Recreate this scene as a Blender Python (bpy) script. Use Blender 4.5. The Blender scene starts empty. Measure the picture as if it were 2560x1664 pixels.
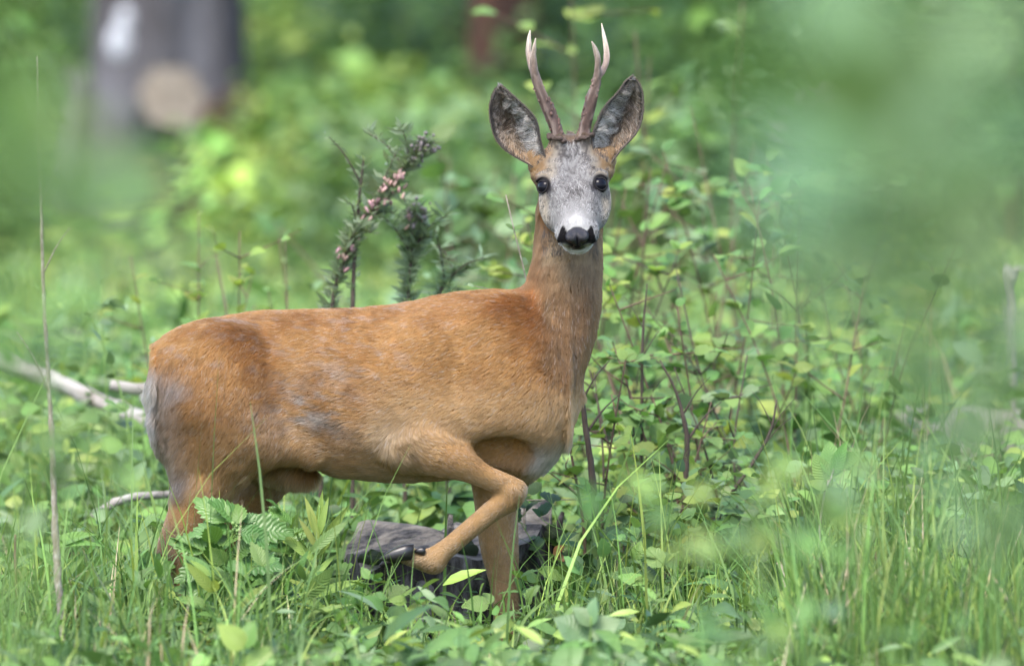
import bpy, math, random
import numpy as np
from mathutils import Vector, Matrix

# ------------------------------------------------------------------ camera, sky, sun, exposure
scene = bpy.context.scene
C = scene.collection
CAM_D, CAM_H, FPX = 14.0, 1.35, 17500.0
PITCH = math.atan(CAM_H / CAM_D) - math.atan(788.0 / FPX)
cam_data = bpy.data.cameras.new('camera')
cam = bpy.data.objects.new('camera', cam_data)
C.objects.link(cam)
cam.location = (0, -CAM_D, CAM_H)
cam.rotation_euler = (math.pi / 2 - PITCH, 0, 0)
cam_data.sensor_width = 36.0
cam_data.lens = 36.0 * FPX / 2560.0
cam_data.clip_start = 0.1
cam_data.clip_end = 2000
cam_data.dof.use_dof = True
cam_data.dof.focus_distance = CAM_D - 0.06
cam_data.dof.aperture_fstop = cam_data.lens / 84.0        # an 84 mm wide entrance pupil
scene.camera = cam

SUN_EL, SUN_AZ = math.radians(58), math.radians(205)       # azimuth clockwise from +Y
world = bpy.data.worlds.new('World')
scene.world = world
world.use_nodes = True
wn = world.node_tree
sky = wn.nodes.new('ShaderNodeTexSky')
sky.sky_type = 'NISHITA'
sky.sun_disc = False
sky.sun_elevation = SUN_EL
sky.sun_rotation = SUN_AZ
sky.air_density = 1.0
sky.dust_density = 2.2
sky.ozone_density = 0.6
bgn = wn.nodes['Background']
bgn.inputs['Strength'].default_value = 0.15
wn.links.new(sky.outputs['Color'], bgn.inputs['Color'])
sun_data = bpy.data.lights.new('sun', 'SUN')
sun_data.energy = 1.3
sun_data.angle = math.radians(24)
sun_data.color = (1.0, 0.95, 0.86)
sun = bpy.data.objects.new('sun', sun_data)
C.objects.link(sun)
sdir = Vector((math.sin(SUN_AZ) * math.cos(SUN_EL), math.cos(SUN_AZ) * math.cos(SUN_EL), math.sin(SUN_EL)))
sun.rotation_euler = (-sdir).to_track_quat('-Z', 'Y').to_euler()
sun.location = (0, 0, 30)

scene.render.engine = 'CYCLES'
scene.view_settings.view_transform = 'Standard'
scene.view_settings.look = 'None'
scene.view_settings.gamma = 1.0
scene.view_settings.use_curve_mapping = False
scene.view_settings.exposure = 2.08
scene.cycles.use_denoising = True
scene.cycles.max_bounces = 8
scene.cycles.diffuse_bounces = 4
scene.cycles.glossy_bounces = 3
scene.cycles.transmission_bounces = 6
scene.cycles.transparent_max_bounces = 8
scene.cycles.caustics_reflective = False
scene.cycles.caustics_refractive = False

RNG = np.random.default_rng(7)
random.seed(7)
PI = math.pi
_cp, _sp = math.cos(PITCH), math.sin(PITCH)


def W(px, py, Y=0.0):
    """World point at depth Y seen at photo position (px, py)."""
    dx, dz = (px - 1280.0) / FPX, (832.0 - py) / FPX
    d = np.array([dx, _cp + dz * _sp, -_sp + dz * _cp])
    s = (Y + CAM_D) / d[1]
    return np.array([0, -CAM_D, CAM_H]) + d * s


def nrm(v):
    v = np.asarray(v, float)
    return v / (np.linalg.norm(v, axis=-1, keepdims=True) + 1e-12)


def sstep(a, b, x):
    t = np.clip((x - a) / (b - a), 0, 1)
    return t * t * (3 - 2 * t)


def lerp(a, b, t):
    return a + (b - a) * t


def _hash(ix, iy, iz, seed):
    h = (ix * 374761393 + iy * 668265263 + iz * 2147483647 + seed * 974634777) & 0xffffffff
    h = ((h ^ (h >> 13)) * 1274126177) & 0xffffffff
    return ((h ^ (h >> 16)) & 0xffff) / 65535.0


def noise(p, freq=1.0, seed=0):
    """Smooth value noise in 0..1 at points p (n,3)."""
    q = np.asarray(p, float) * freq + 1000.0
    i = np.floor(q).astype(np.int64)
    f = q - i
    f = f * f * (3 - 2 * f)
    r = 0
    for dx in (0, 1):
        for dy in (0, 1):
            for dz in (0, 1):
                w = (f[:, 0] if dx else 1 - f[:, 0]) * (f[:, 1] if dy else 1 - f[:, 1]) * (f[:, 2] if dz else 1 - f[:, 2])
                r = r + w * _hash(i[:, 0] + dx, i[:, 1] + dy, i[:, 2] + dz, seed)
    return r


# ------------------------------------------------------------------ object helpers
def link(o, parent=None):
    C.objects.link(o)
    if parent is not None:
        o.parent = parent
    return o


def mesh_from(name, verts, faces, smooth=True):
    me = bpy.data.meshes.new(name)
    verts = np.asarray(verts, np.float32)
    if isinstance(faces, np.ndarray):
        nf, k = faces.shape
        me.vertices.add(len(verts))
        me.vertices.foreach_set('co', verts.ravel())
        me.loops.add(nf * k)
        me.loops.foreach_set('vertex_index', faces.astype(np.int32).ravel())
        me.polygons.add(nf)
        me.polygons.foreach_set('loop_start', np.arange(0, nf * k, k, dtype=np.int32))
        me.update(calc_edges=True)
    else:
        me.from_pydata(verts.tolist(), [], [tuple(f) for f in faces])
        me.update()
    if smooth:
        me.polygons.foreach_set('use_smooth', np.ones(len(me.polygons), bool))
    return me


def obj(name, me, mat=None, parent=None):
    o = bpy.data.objects.new(name, me)
    if mat is not None and not len(me.materials):
        me.materials.append(mat)
    return link(o, parent)


def thing(name, label, cat, loc=(0, 0, 0), group=None):
    o = bpy.data.objects.new(name, None)
    o.empty_display_size = 0.05
    o.location = tuple(float(v) for v in loc)
    tag(o, label, cat, group)
    return link(o)


def tag(o, label=None, cat=None, group=None, kind=None):
    if label:
        o['label'] = label
    if cat:
        o['category'] = cat
    if group:
        o['group'] = group
    if kind:
        o['kind'] = kind
    return o


def point_color(me, col, name='coat'):
    a = me.attributes.new(name, 'FLOAT_COLOR', 'POINT')
    c = np.ones((len(col), 4), np.float32)
    c[:, :3] = col
    a.data.foreach_set('color', c.ravel())


def spline(pts, n):
    """Catmull-Rom through pts (k,m), n samples."""
    p = np.asarray(pts, float)
    k = len(p)
    ext = np.vstack([2 * p[0] - p[1], p, 2 * p[-1] - p[-2]])
    u = np.linspace(0, k - 1, n)
    i = np.clip(np.floor(u).astype(int), 0, k - 2)
    t = (u - i)[:, None]
    a, b, c, d = ext[i], ext[i + 1], ext[i + 2], ext[i + 3]
    return 0.5 * (2 * b + (c - a) * t + (2 * a - 5 * b + 4 * c - d) * t ** 2 + (3 * b - a - 3 * c + d) * t ** 3)


def tube(path, rad, seg=8, cap=True, rough=0.0, seed=0, ridges=0, ridge_amp=0.0):
    """Tapered tube along path (n,3) -> verts, quads."""
    path = np.asarray(path, float)
    n = len(path)
    rad = np.broadcast_to(np.asarray(rad, float), (n,))
    tan = nrm(np.gradient(path, axis=0))
    ref = np.array([0.13, 0.97, 0.21])
    if abs(tan[0] @ ref) > 0.9:
        ref = np.array([0.97, 0.1, 0.1])
    a = nrm(np.cross(tan, ref))
    b = np.cross(tan, a)
    th = np.arange(seg) / seg * 2 * PI
    r = np.ones((n, seg))
    if rough:
        q = np.stack(np.broadcast_arrays(np.cos(th)[None] * 1.5, np.sin(th)[None] * 1.5, np.cumsum(np.r_[0, np.linalg.norm(np.diff(path, axis=0), axis=1)])[:, None] / max(rad.max(), 1e-6) * .6), -1).reshape(-1, 3)
        r = r + rough * (noise(q, 1.3, seed).reshape(n, seg) - .5) * 2
    if ridges:
        r = r + ridge_amp * np.sin(th * ridges + seed)[None]
    v = path[:, None] + (a[:, None] * np.cos(th)[None, :, None] + b[:, None] * np.sin(th)[None, :, None]) * (rad[:, None] * r)[..., None]
    v = v.reshape(-1, 3)
    i = np.arange(n - 1)[:, None] * seg
    j = np.arange(seg)[None]
    j2 = (j + 1) % seg
    f = np.stack([i + j, i + j2, i + seg + j2, i + seg + j], -1).reshape(-1, 4)
    faces = f.tolist()
    if cap:
        faces.append(list(range(seg))[::-1])
        faces.append(list(range((n - 1) * seg, n * seg)))
    return v, faces


def join_geo(parts):
    vs, fs, o = [], [], 0
    for v, f in parts:
        vs.append(np.asarray(v, float))
        fs += [[int(x) + o for x in q] for q in f]
        o += len(v)
    return np.vstack(vs), fs


def blob(c, r, seg=6, rings=4, axes=None):
    c = np.asarray(c, float)
    r = np.broadcast_to(np.asarray(r, float), (3,))
    v, f = [], []
    for i in range(1, rings):
        for j in range(seg):
            ph, th = PI * i / rings, 2 * PI * j / seg
            v.append((math.sin(ph) * math.cos(th), math.sin(ph) * math.sin(th), math.cos(ph)))
    v += [(0, 0, 1), (0, 0, -1)]
    for i in range(rings - 2):
        for j in range(seg):
            a, b = i * seg + j, i * seg + (j + 1) % seg
            f.append([a, a + seg, b + seg, b])
    T, B = len(v) - 2, len(v) - 1
    for j in range(seg):
        f.append([T, j, (j + 1) % seg])
        f.append([B, (rings - 2) * seg + (j + 1) % seg, (rings - 2) * seg + j])
    v = np.array(v) * r
    if axes is not None:
        v = v @ np.asarray(axes)
    return v + c, f


# ------------------------------------------------------------------ material helpers
def new_mat(name):
    m = bpy.data.materials.new(name)
    m.use_nodes = True
    return m, m.node_tree, m.node_tree.nodes['Principled BSDF']


def ramp(nt, stops, fac=None, interp='LINEAR'):
    r = nt.nodes.new('ShaderNodeValToRGB')
    r.color_ramp.interpolation = interp
    e = r.color_ramp.elements
    while len(e) < len(stops):
        e.new(0.5)
    for s, (p, c) in zip(e, stops):
        s.position = p
        s.color = (*c, 1)
    if fac is not None:
        nt.links.new(fac, r.inputs['Fac'])
    return r


def noise_node(nt, scale, detail=4, rough=.6, vec=None):
    n = nt.nodes.new('ShaderNodeTexNoise')
    n.inputs['Scale'].default_value = scale
    n.inputs['Detail'].default_value = detail
    n.inputs['Roughness'].default_value = rough
    if vec is not None:
        nt.links.new(vec, n.inputs['Vector'])
    return n


def mixc(nt, fac, a, b, mode='MIX'):
    m = nt.nodes.new('ShaderNodeMix')
    m.data_type = 'RGBA'
    m.blend_type = mode
    for s, v in ((m.inputs[0], fac), (m.inputs[6], a), (m.inputs[7], b)):
        if hasattr(v, 'links') or hasattr(v, 'is_linked'):
            nt.links.new(v, s)
        elif isinstance(v, (int, float)):
            s.default_value = v
        else:
            s.default_value = (*v, 1)
    return m.outputs[2]


def bump(nt, height, strength, dist, bsdf):
    b = nt.nodes.new('ShaderNodeBump')
    b.inputs['Strength'].default_value = strength
    b.inputs['Distance'].default_value = dist
    nt.links.new(height, b.inputs['Height'])
    nt.links.new(b.outputs['Normal'], bsdf.inputs['Normal'])
    return b


def attr(nt, name):
    a = nt.nodes.new('ShaderNodeAttribute')
    a.attribute_name = name
    return a


def wood_mat(name, stops, scale=6.0, stretch=(1, 1, .15), rough=.85, bstr=.7, bdist=.01):
    m, nt, b = new_mat(name)
    tc = nt.nodes.new('ShaderNodeTexCoord')
    mp = nt.nodes.new('ShaderNodeMapping')
    mp.inputs['Scale'].default_value = stretch
    nt.links.new(tc.outputs['Object'], mp.inputs['Vector'])
    n1 = noise_node(nt, scale, 8, .7, mp.outputs['Vector'])
    r = ramp(nt, stops, n1.outputs['Fac'])
    nt.links.new(r.outputs['Color'], b.inputs['Base Color'])
    b.inputs['Roughness'].default_value = rough
    b.inputs['Specular IOR Level'].default_value = .25
    n2 = noise_node(nt, scale * 4, 6, .7, mp.outputs['Vector'])
    bump(nt, n2.outputs['Fac'], bstr, bdist, b)
    return m
# ------------------------------------------------------------------ the deer
def body_y(px):
    """The body stands almost broadside, its chest a little nearer than its rump."""
    return lerp(.045, -.05, np.clip((px - 400) / 1000.0, 0, 1))


def table(rows, n=160):
    r = spline(np.array(rows, float), n)
    r[:, 0] = np.maximum.accumulate(r[:, 0] if rows[-1][0] > rows[0][0] else -r[:, 0][::1])
    return r


class Loft:
    """Superellipse cross sections strung along an axis frame (o; m along, a, b across)."""
    def __init__(self, o, m, a, b, rows, p=2.2, egg=0.0, k=.03):
        self.o, self.m, self.a, self.b = [np.asarray(x, float) for x in (o, m, a, b)]
        r = spline(np.array(rows, float), 200)       # s, centre_a, half_a, centre_b, half_b
        self.s = np.maximum.accumulate(r[:, 0])
        self.r = r
        self.p, self.egg, self.k = p, egg, k
        c = [self.o + self.m * q[0] + self.a * q[1] + self.b * q[3] for q in r]
        R = np.maximum(r[:, 2], r[:, 4])[:, None]
        self.lo, self.hi = (np.array(c) - R).min(0), (np.array(c) + R).max(0)
        self.norm = True

    def raw(self, P):
        d = P - self.o.astype(P.dtype)
        s, a, b = d @ self.m.astype(P.dtype), d @ self.a.astype(P.dtype), d @ self.b.astype(P.dtype)
        g = [np.interp(s, self.s, self.r[:, i]).astype(P.dtype) for i in (1, 2, 3, 4)]
        ha, hb = np.maximum(g[1], .004), np.maximum(g[3], .004)
        qb = (b - g[2]) / hb
        ha = ha * (1 - self.egg * np.clip(qb, -1, 1))
        q = (np.abs((a - g[0]) / ha) ** self.p + np.abs(qb) ** self.p) ** (1 / self.p) - 1
        q = q * np.minimum(ha, hb)
        out = np.maximum(self.s[0] - s, 0) + np.maximum(s - self.s[-1], 0)
        return q + out


class Cone:
    """Chain of tapered round segments; squash flattens it along axis n."""
    def __init__(self, pts, k=.02, n=None, squash=1.0, sub=4):
        q = spline(np.array(pts, float), (len(pts) - 1) * sub + 1)
        self.p, self.rr, self.k = q[:, :3], np.maximum(q[:, 3], .002), k
        self.n = None if n is None else nrm(n)
        self.sq = squash
        R = self.rr[:, None]
        self.lo, self.hi = (self.p - R).min(0), (self.p + R).max(0)
        self.norm = False

    def raw(self, P):
        best = None
        for i in range(len(self.p) - 1):
            a, b = self.p[i].astype(P.dtype), self.p[i + 1].astype(P.dtype)
            ab = b - a
            t = np.clip(((P - a) @ ab) / max(float(ab @ ab), 1e-9), 0, 1)
            q = P - (a + t[..., None] * ab)
            if self.n is not None:
                qn = q @ self.n.astype(P.dtype)
                q = q + self.n.astype(P.dtype) * (qn * (1 / self.sq - 1))[..., None]
            d = np.linalg.norm(q, axis=-1) - (self.rr[i] + t * (self.rr[i + 1] - self.rr[i]))
            best = d if best is None else np.minimum(best, d)
        return best


class Ball:
    def __init__(self, c, r, axes=None, k=.015):
        self.c, self.r = np.asarray(c, float), np.broadcast_to(np.asarray(r, float), (3,)).copy()
        self.ax = np.eye(3) if axes is None else np.asarray(axes, float)
        self.k = k
        R = self.r.max()
        self.lo, self.hi = self.c - R, self.c + R
        self.norm = False

    def raw(self, P):
        q = ((P - self.c.astype(P.dtype)) @ self.ax.T.astype(P.dtype)) / self.r.astype(P.dtype)
        L = np.linalg.norm(q, axis=-1)
        L2 = np.linalg.norm(q / self.r.astype(P.dtype), axis=-1)
        return L * (L - 1) / np.maximum(L2, 1e-6)


def field(prims, xs, ys, zs):
    F = np.full((len(xs), len(ys), len(zs)), .5, np.float32)
    for pr, op in prims:
        m = pr.k + .03
        s = []
        for c, lo, hi in ((xs, pr.lo[0], pr.hi[0]), (ys, pr.lo[1], pr.hi[1]), (zs, pr.lo[2], pr.hi[2])):
            i0 = max(int(np.searchsorted(c, lo - m)) - 1, 0)
            i1 = min(int(np.searchsorted(c, hi + m)) + 1, len(c))
            s.append(slice(i0, i1))
        if any(q.stop - q.start < 3 for q in s):
            continue
        X, Y, Z = np.meshgrid(xs[s[0]], ys[s[1]], zs[s[2]], indexing='ij')
        P = np.stack([X, Y, Z], -1).astype(np.float32)
        d = pr.raw(P)
        if pr.norm:
            g = np.gradient(d, xs[s[0]], ys[s[1]], zs[s[2]])
            d = d / np.clip(np.sqrt(g[0] ** 2 + g[1] ** 2 + g[2] ** 2), .35, 6)
        sub = F[tuple(s)]
        if op == '+':
            h = np.maximum(pr.k - np.abs(sub - d), 0) / pr.k
            F[tuple(s)] = np.minimum(sub, d) - h * h * pr.k / 4
        else:
            h = np.maximum(pr.k - np.abs(sub + d), 0) / pr.k
            F[tuple(s)] = np.maximum(sub, -d) + h * h * pr.k / 4
    return F


def surface_net(F, xs, ys, zs):
    S = F < 0
    nx, ny, nz = F.shape
    co = [(i, j, k) for i in (0, 1) for j in (0, 1) for k in (0, 1)]
    cnt = sum(S[i:nx - 1 + i, j:ny - 1 + j, k:nz - 1 + k].astype(np.int8) for i, j, k in co)
    act = np.argwhere((cnt > 0) & (cnt < 8))
    idx = -np.ones((nx - 1, ny - 1, nz - 1), np.int64)
    idx[tuple(act.T)] = np.arange(len(act))
    acc, num = np.zeros((len(act), 3)), np.zeros(len(act))
    g = (np.asarray(xs, float), np.asarray(ys, float), np.asarray(zs, float))
    for a in co:
        for ax in range(3):
            if a[ax]:
                continue
            b = list(a)
            b[ax] = 1
            ia, ib = act + np.array(a), act + np.array(b)
            fa, fb = F[tuple(ia.T)].astype(float), F[tuple(ib.T)].astype(float)
            m = (fa < 0) != (fb < 0)
            t = np.where(m, fa / np.where(m, fa - fb, 1), 0)
            pa = np.stack([g[c][ia[:, c]] for c in range(3)], -1)
            pb = np.stack([g[c][ib[:, c]] for c in range(3)], -1)
            acc[m] += (pa + (pb - pa) * t[:, None])[m]
            num[m] += 1
    V = acc / num[:, None]
    quads = []
    for ax in range(3):
        o = [c for c in range(3) if c != ax]
        sl0, sl1 = [slice(None)] * 3, [slice(None)] * 3
        sl0[ax], sl1[ax] = slice(0, -1), slice(1, None)
        ch = S[tuple(sl0)] != S[tuple(sl1)]
        e = np.argwhere(ch)
        ok = (e[:, o[0]] > 0) & (e[:, o[1]] > 0) & (e[:, o[0]] < F.shape[o[0]] - 1) & (e[:, o[1]] < F.shape[o[1]] - 1)
        e = e[ok]
        q = []
        for d0, d1 in ((1, 1), (0, 1), (0, 0), (1, 0)):
            c = e.copy()
            c[:, o[0]] -= d0
            c[:, o[1]] -= d1
            q.append(idx[tuple(c.T)])
        q = np.stack(q, -1)
        inside = S[tuple(e.T)]
        flip = inside if ax != 1 else ~inside
        q[~flip] = q[~flip][:, ::-1]
        quads.append(q)
    Q = np.vstack(quads)
    return V, Q


def relax(V, Q, it=2, w=.5):
    e = np.vstack([Q[:, [0, 1]], Q[:, [1, 2]], Q[:, [2, 3]], Q[:, [3, 0]]])
    for k in range(it * 2):
        s, n = np.zeros_like(V), np.zeros(len(V))
        for a, b in ((0, 1), (1, 0)):
            for c in range(3):
                s[:, c] += np.bincount(e[:, a], V[e[:, b], c], len(V))
            n += np.bincount(e[:, a], minlength=len(V))
        L = s / np.maximum(n, 1)[:, None] - V
        V = V + L * (w if k % 2 == 0 else -w * .96)
    return V


def vert_normals(V, Q):
    fn = np.cross(V[Q[:, 2]] - V[Q[:, 0]], V[Q[:, 3]] - V[Q[:, 1]])
    N = np.zeros_like(V)
    for i in range(4):
        for c in range(3):
            N[:, c] += np.bincount(Q[:, i], fn[:, c], len(V))
    return nrm(N)


# ---- head frame
HO = W(1429, 352, -.055)
HN = W(1442, 572, -.185)
HL = float(np.linalg.norm(HN - HO))
hf = nrm(HN - HO)                                   # along the face, poll to nose
_r = W(1503, 458, -.1) - W(1356, 466, -.1)
hr = nrm(_r - hf * (_r @ hf))                       # towards the picture's right
hu = np.cross(hr, hf)                               # out of the face
if hu[1] > 0:
    hu = -hu


def HP(t, a, b):
    return HO + hf * (t * HL) + hr * a + hu * b


EX, EZ = np.array([1., 0, 0]), np.array([0, 0, 1.])
EY = np.array([0, 1., 0])

# torso: px, top, bottom, half width
torso_rows = [(388, 960, 1000, .02), (396, 930, 1030, .05), (412, 902, 1075, .075), (445, 862, 1110, .095), (490, 826, 1120, .112), (535, 802, 1112, .12),
              (590, 788, 1102, .122), (660, 779, 1105, .122), (760, 776, 1142, .130), (860, 773, 1182, .140), (960, 766, 1200, .140), (1040, 753, 1203, .134),
              (1110, 737, 1200, .124), (1200, 727, 1190, .112), (1280, 728, 1175, .100), (1340, 760, 1155, .088), (1385, 820, 1125, .07), (1415, 890, 1080, .05), (1428, 950, 1030, .025)]
tr = []
for px, t, b, hw in torso_rows:
    y = float(body_y(px))
    zt, zb = W(px, t, y)[2], W(px, b, y)[2]
    x = W(px, (t + b) / 2, y)[0]
    tr.append((x, y, hw, (zt + zb) / 2, (zt - zb) / 2))
torso = Loft((0, 0, 0), EX, EY, EZ, tr, p=2.15, egg=.16, k=.03)

neck_rows = [(1190, 1290, 1345, .03, -.045), (1150, 1262, 1372, .05, -.045), (1100, 1252, 1402, .066, -.045), (1050, 1250, 1424, .08, -.043), (980, 1255, 1438, .09, -.042), (920, 1264, 1460, .09, -.038),
             (860, 1274, 1480, .085, -.032), (800, 1290, 1493, .078, -.025), (740, 1306, 1499, .071, -.02), (680, 1326, 1501, .066, -.012), (620, 1339, 1502, .063, -.006),
             (560, 1344, 1502, .061, 0.0), (500, 1349, 1500, .058, .004), (440, 1362, 1494, .05, .006), (410, 1385, 1470, .03, .006)]
nr = []
for py, l, r, hd, y in neck_rows:
    a, b = W(l, py, y), W(r, py, y)
    nr.append((a[2], (a[0] + b[0]) / 2, (b[0] - a[0]) / 2, y, hd))
neck = Loft((0, 0, 0), EZ, EX, EY, nr, p=2.2, k=.045)

# skull: t, half width, dorsal height, depth
skull_rows = [(-.12, .022, -.02, .05), (-.05, .040, -.006, .085), (.08, .052, .0, .105), (.22, .058, .004, .112), (.36, .063, .004, .115), (.48, .0645, .0, .112),
              (.60, .061, -.002, .100), (.72, .053, -.002, .084), (.84, .0445, -.001, .070), (.94, .039, -.001, .058), (1.02, .032, -.006, .046), (1.06, .020, -.014, .028)]
sr = [(t * HL, 0, w, top - dep / 2, dep / 2) for t, w, top, dep in skull_rows]
skull = Loft(HO, hf, hr, hu, sr, p=2.35, egg=.14, k=.03)


def P3(px, py, y, r):
    return (*W(px, py, y), r)


def by(px, off):
    return float(body_y(px)) + off


fore_near_dir = nrm(W(1262, 1215, -.12) - W(1040, 1112, -.12))
groups = []                                         # (prims, flow)


def grp(flow, *prims):
    groups.append((list(prims), np.asarray(flow, float)))


grp((-1, 0, -.28), torso)
grp((-.12, -.1, -1), neck)
grp(-hf + hu * .05, skull)
# near shoulder and upper arm
grp((-.75, -.1, -.65), Cone([P3(1235, 835, -.105, .048), P3(1265, 930, -.116, .066), P3(1288, 1020, -.114, .068)], k=.10, n=EY, squash=.62),
    Cone([P3(1290, 1020, -.11, .060), P3(1170, 1050, -.118, .058), P3(1040, 1085, -.122, .047)], k=.055, n=EY, squash=.72),
    Cone([P3(1100, 900, -.095, .075), P3(1050, 1000, -.10, .07), P3(1010, 1075, -.112, .045)], k=.06, n=EY, squash=.55))
# near fore limb, raised
grp(fore_near_dir, Cone([P3(1030, 1108, -.13, .050), P3(1095, 1130, -.138, .0475), P3(1165, 1153, -.143, .040), P3(1225, 1184, -.146, .032), P3(1262, 1208, -.147, .0285), P3(1279, 1224, -.147, .0285)], k=.022))
grp(nrm(W(1070, 1405, 0) - W(1270, 1240, 0)), Cone([P3(1279, 1226, -.147, .0295), P3(1273, 1244, -.147, .0265), P3(1236, 1272, -.147, .0215), P3(1180, 1318, -.146, .0190), P3(1125, 1364, -.145, .0190), P3(1094, 1390, -.144, .0225), P3(1082, 1400, -.144, .0240)], k=.006),
    Cone([P3(1086, 1402, -.144, .0230), P3(1060, 1400, -.144, .0200), P3(1034, 1392, -.144, .0180), P3(1014, 1387, -.144, .0165)], k=.010))
# far fore limb
grp((.03, 0, -1), Cone([P3(1225, 1080, .03, .075), P3(1236, 1160, .035, .056), P3(1240, 1235, .04, .0455), P3(1243, 1310, .04, .0415), P3(1250, 1375, .04, .0375), P3(1260, 1450, .04, .030), P3(1266, 1520, .04, .0265), P3(1270, 1585, .04, .0275), P3(1272, 1622, .035, .025)], k=.03))
# near hind limb
grp((-.45, 0, -.9), Cone([P3(490, 930, -.045, .088), P3(530, 1010, -.056, .100), P3(550, 1090, -.062, .086), P3(540, 1165, -.060, .064), P3(518, 1225, -.055, .052), P3(492, 1290, -.055, .040), P3(456, 1362, -.055, .0295), P3(444, 1388, -.055, .0275)], k=.08, n=EY, squash=.8),
    Cone([P3(570, 900, -.075, .05), P3(600, 980, -.082, .062), P3(628, 1050, -.082, .058), P3(655, 1092, -.078, .042)], k=.08, n=EY, squash=.72),
    Cone([P3(462, 990, -.02, .062), P3(466, 1070, -.03, .060), P3(482, 1150, -.045, .050), P3(488, 1220, -.05, .042), P3(470, 1290, -.05, .030), P3(440, 1350, -.05, .022)], k=.04),
    Cone([P3(480, 1200, -.05, .025), P3(455, 1270, -.05, .020), P3(428, 1335, -.05, .0165), P3(412, 1378, -.05, .017)], k=.02))
grp((.1, 0, -1), Cone([P3(442, 1385, -.055, .0275), P3(455, 1430, -.055, .0225), P3(470, 1500, -.055, .0195), P3(480, 1560, -.055, .0215), P3(492, 1598, -.055, .0205), P3(500, 1618, -.055, .02)], k=.01))
# far hind limb
grp((-.5, 0, -.85), Cone([P3(600, 1040, .10, .095), P3(655, 1120, .11, .075), P3(655, 1190, .11, .055), P3(610, 1262, .11, .039), P3(556, 1340, .11, .030), P3(530, 1385, .11, .027)], k=.03),
    Cone([P3(530, 1385, .11, .026), P3(528, 1450, .11, .020), P3(535, 1540, .11, .020), P3(545, 1590, .11, .021)], k=.01))
# flank fold, sheath, breast
grp((-.3, 0, -.95), Cone([P3(640, 1075, -.065, .036), P3(700, 1096, -.066, .026), P3(745, 1118, -.07, .018), P3(790, 1138, -.07, .012)], k=.05),
    Cone([P3(690, 1135, .03, .05), P3(725, 1172, .03, .036), P3(760, 1188, .03, .022)], k=.03))

prims = [(p, '+') for ps, _ in groups for p in ps]
# head details
PED = {}
for side, (px, py) in ((-1, (1393, 344)), (1, (1460, 341))):
    b = W(px, py, -.05)
    PED[side] = b
    prims.append((Cone([(*(b - EZ * .035 + EY * .012), .02), (*(b - EZ * .004), .0145)], k=.015), '+'))
# ear roots
prims.append((Cone([(*W(1356, 425, -.025), .026), (*W(1334, 392, -.025), .013)], k=.035), '+'))
prims.append((Cone([(*W(1503, 417, -.025), .026), (*W(1524, 384, -.025), .013)], k=.035), '+'))
# cheeks, lips and chin
for s in (-1, 1):
    prims.append((Ball(HP(.54, s * .041, -.045), (.055, .026, .036), (hf, hr, hu), k=.025), '+'))
    prims.append((Ball(HP(.97, s * .024, -.028), (.022, .018, .016), (hf, hr, hu), k=.012), '+'))
prims.append((Ball(HP(.955, 0, -.060), (.025, .031, .015), (hf, hr, hu), k=.010), '+'))
prims.append((Ball(HP(1.065, 0, -.05), (.012, .03, .0022), (hf, hr, hu), k=.006), '-'))
EYE, EYN = {}, {}
sockets = []
for side, (px, py) in ((-1, (1357, 466)), (1, (1502, 459))):
    p0 = W(px, py, -.12)
    q3 = np.array([-.003, -.0015, 0, .0015, .003])
    yy = np.arange(-.22, .0, .001)
    Fe = field(prims, p0[0] + q3, yy, p0[2] + q3)
    k0 = int(np.argmax(Fe[2, :, 2] < 0))
    e = np.array([p0[0], yy[k0], p0[2]])
    g_ = np.array([Fe[4, k0, 2] - Fe[0, k0, 2], (Fe[2, k0 + 3, 2] - Fe[2, k0 - 3, 2]), Fe[2, k0, 4] - Fe[2, k0, 0]])
    en = nrm(nrm(g_) * .6 + np.array([0, -1, .05]) * .4)
    EYE[side], EYN[side] = e, en
    sockets += [(Ball(e - hf * .0180 - en * .0045 - hr * side * .004, (.0160, .022, .0125), (hf, hr, hu), k=.014), '+'),
                (Ball(HP(.66, side * .064, -.012), (.035, .012, .020), (hf, hr, hu), k=.022), '-'),
                (Ball(HP(.30, 0, .014), (.03, .012, .012), (hf, hr, hu), k=.03), '-'),   # brow
                (Ball(e + en * .003, (.0142, .0158, .0135), (hr, nrm(np.cross(en, hr)), en), k=.004), '-')]
prims += sockets
# hollows that catch shade: behind the shoulder, before the thigh, between the forelegs
prims.append((Cone([P3(930, 960, -.205, .03), P3(960, 1060, -.20, .03)], k=.06), '-'))
prims.append((Cone([P3(705, 860, -.165, .038), P3(716, 960, -.172, .044), P3(728, 1040, -.172, .042), P3(760, 1085, -.165, .026)], k=.08), '-'))
prims.append((Cone([P3(470, 1110, -.165, .03), P3(490, 1190, -.145, .03)], k=.05), '-'))
prims.append((Cone([P3(1180, 850, -.212, .03), P3(1150, 960, -.218, .03)], k=.06), '-'))
prims.append((Ball(W(1262, 1128, -.125), (.062, .036, .034), k=.05), '-'))

xs = np.r_[np.arange(-.80, .0, .0052), np.arange(.0, .285, .0030)]
ys = np.arange(-.235, .20, .0042)
zs = np.r_[np.arange(-.03, .74, .0052), np.arange(.74, 1.07, .0030)]
F = field(prims, xs, ys, zs)
BV, BQ = surface_net(F, xs, ys, zs)
BV = relax(BV, BQ, 3, .55)
BN = vert_normals(BV, BQ)
if np.mean((BN * (BV - np.array([-.2, 0, .5]))).sum(1)) < 0:
    BQ = BQ[:, ::-1]
    BN = -BN
del F


def flow_at(P):
    acc = np.zeros_like(P)
    for ps, fl in groups:
        d = np.min([p.raw(P) for p in ps], axis=0)
        acc += np.exp(-np.clip(d, -.03, .5) / .014)[:, None] * nrm(fl)
    return nrm(acc)


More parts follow.
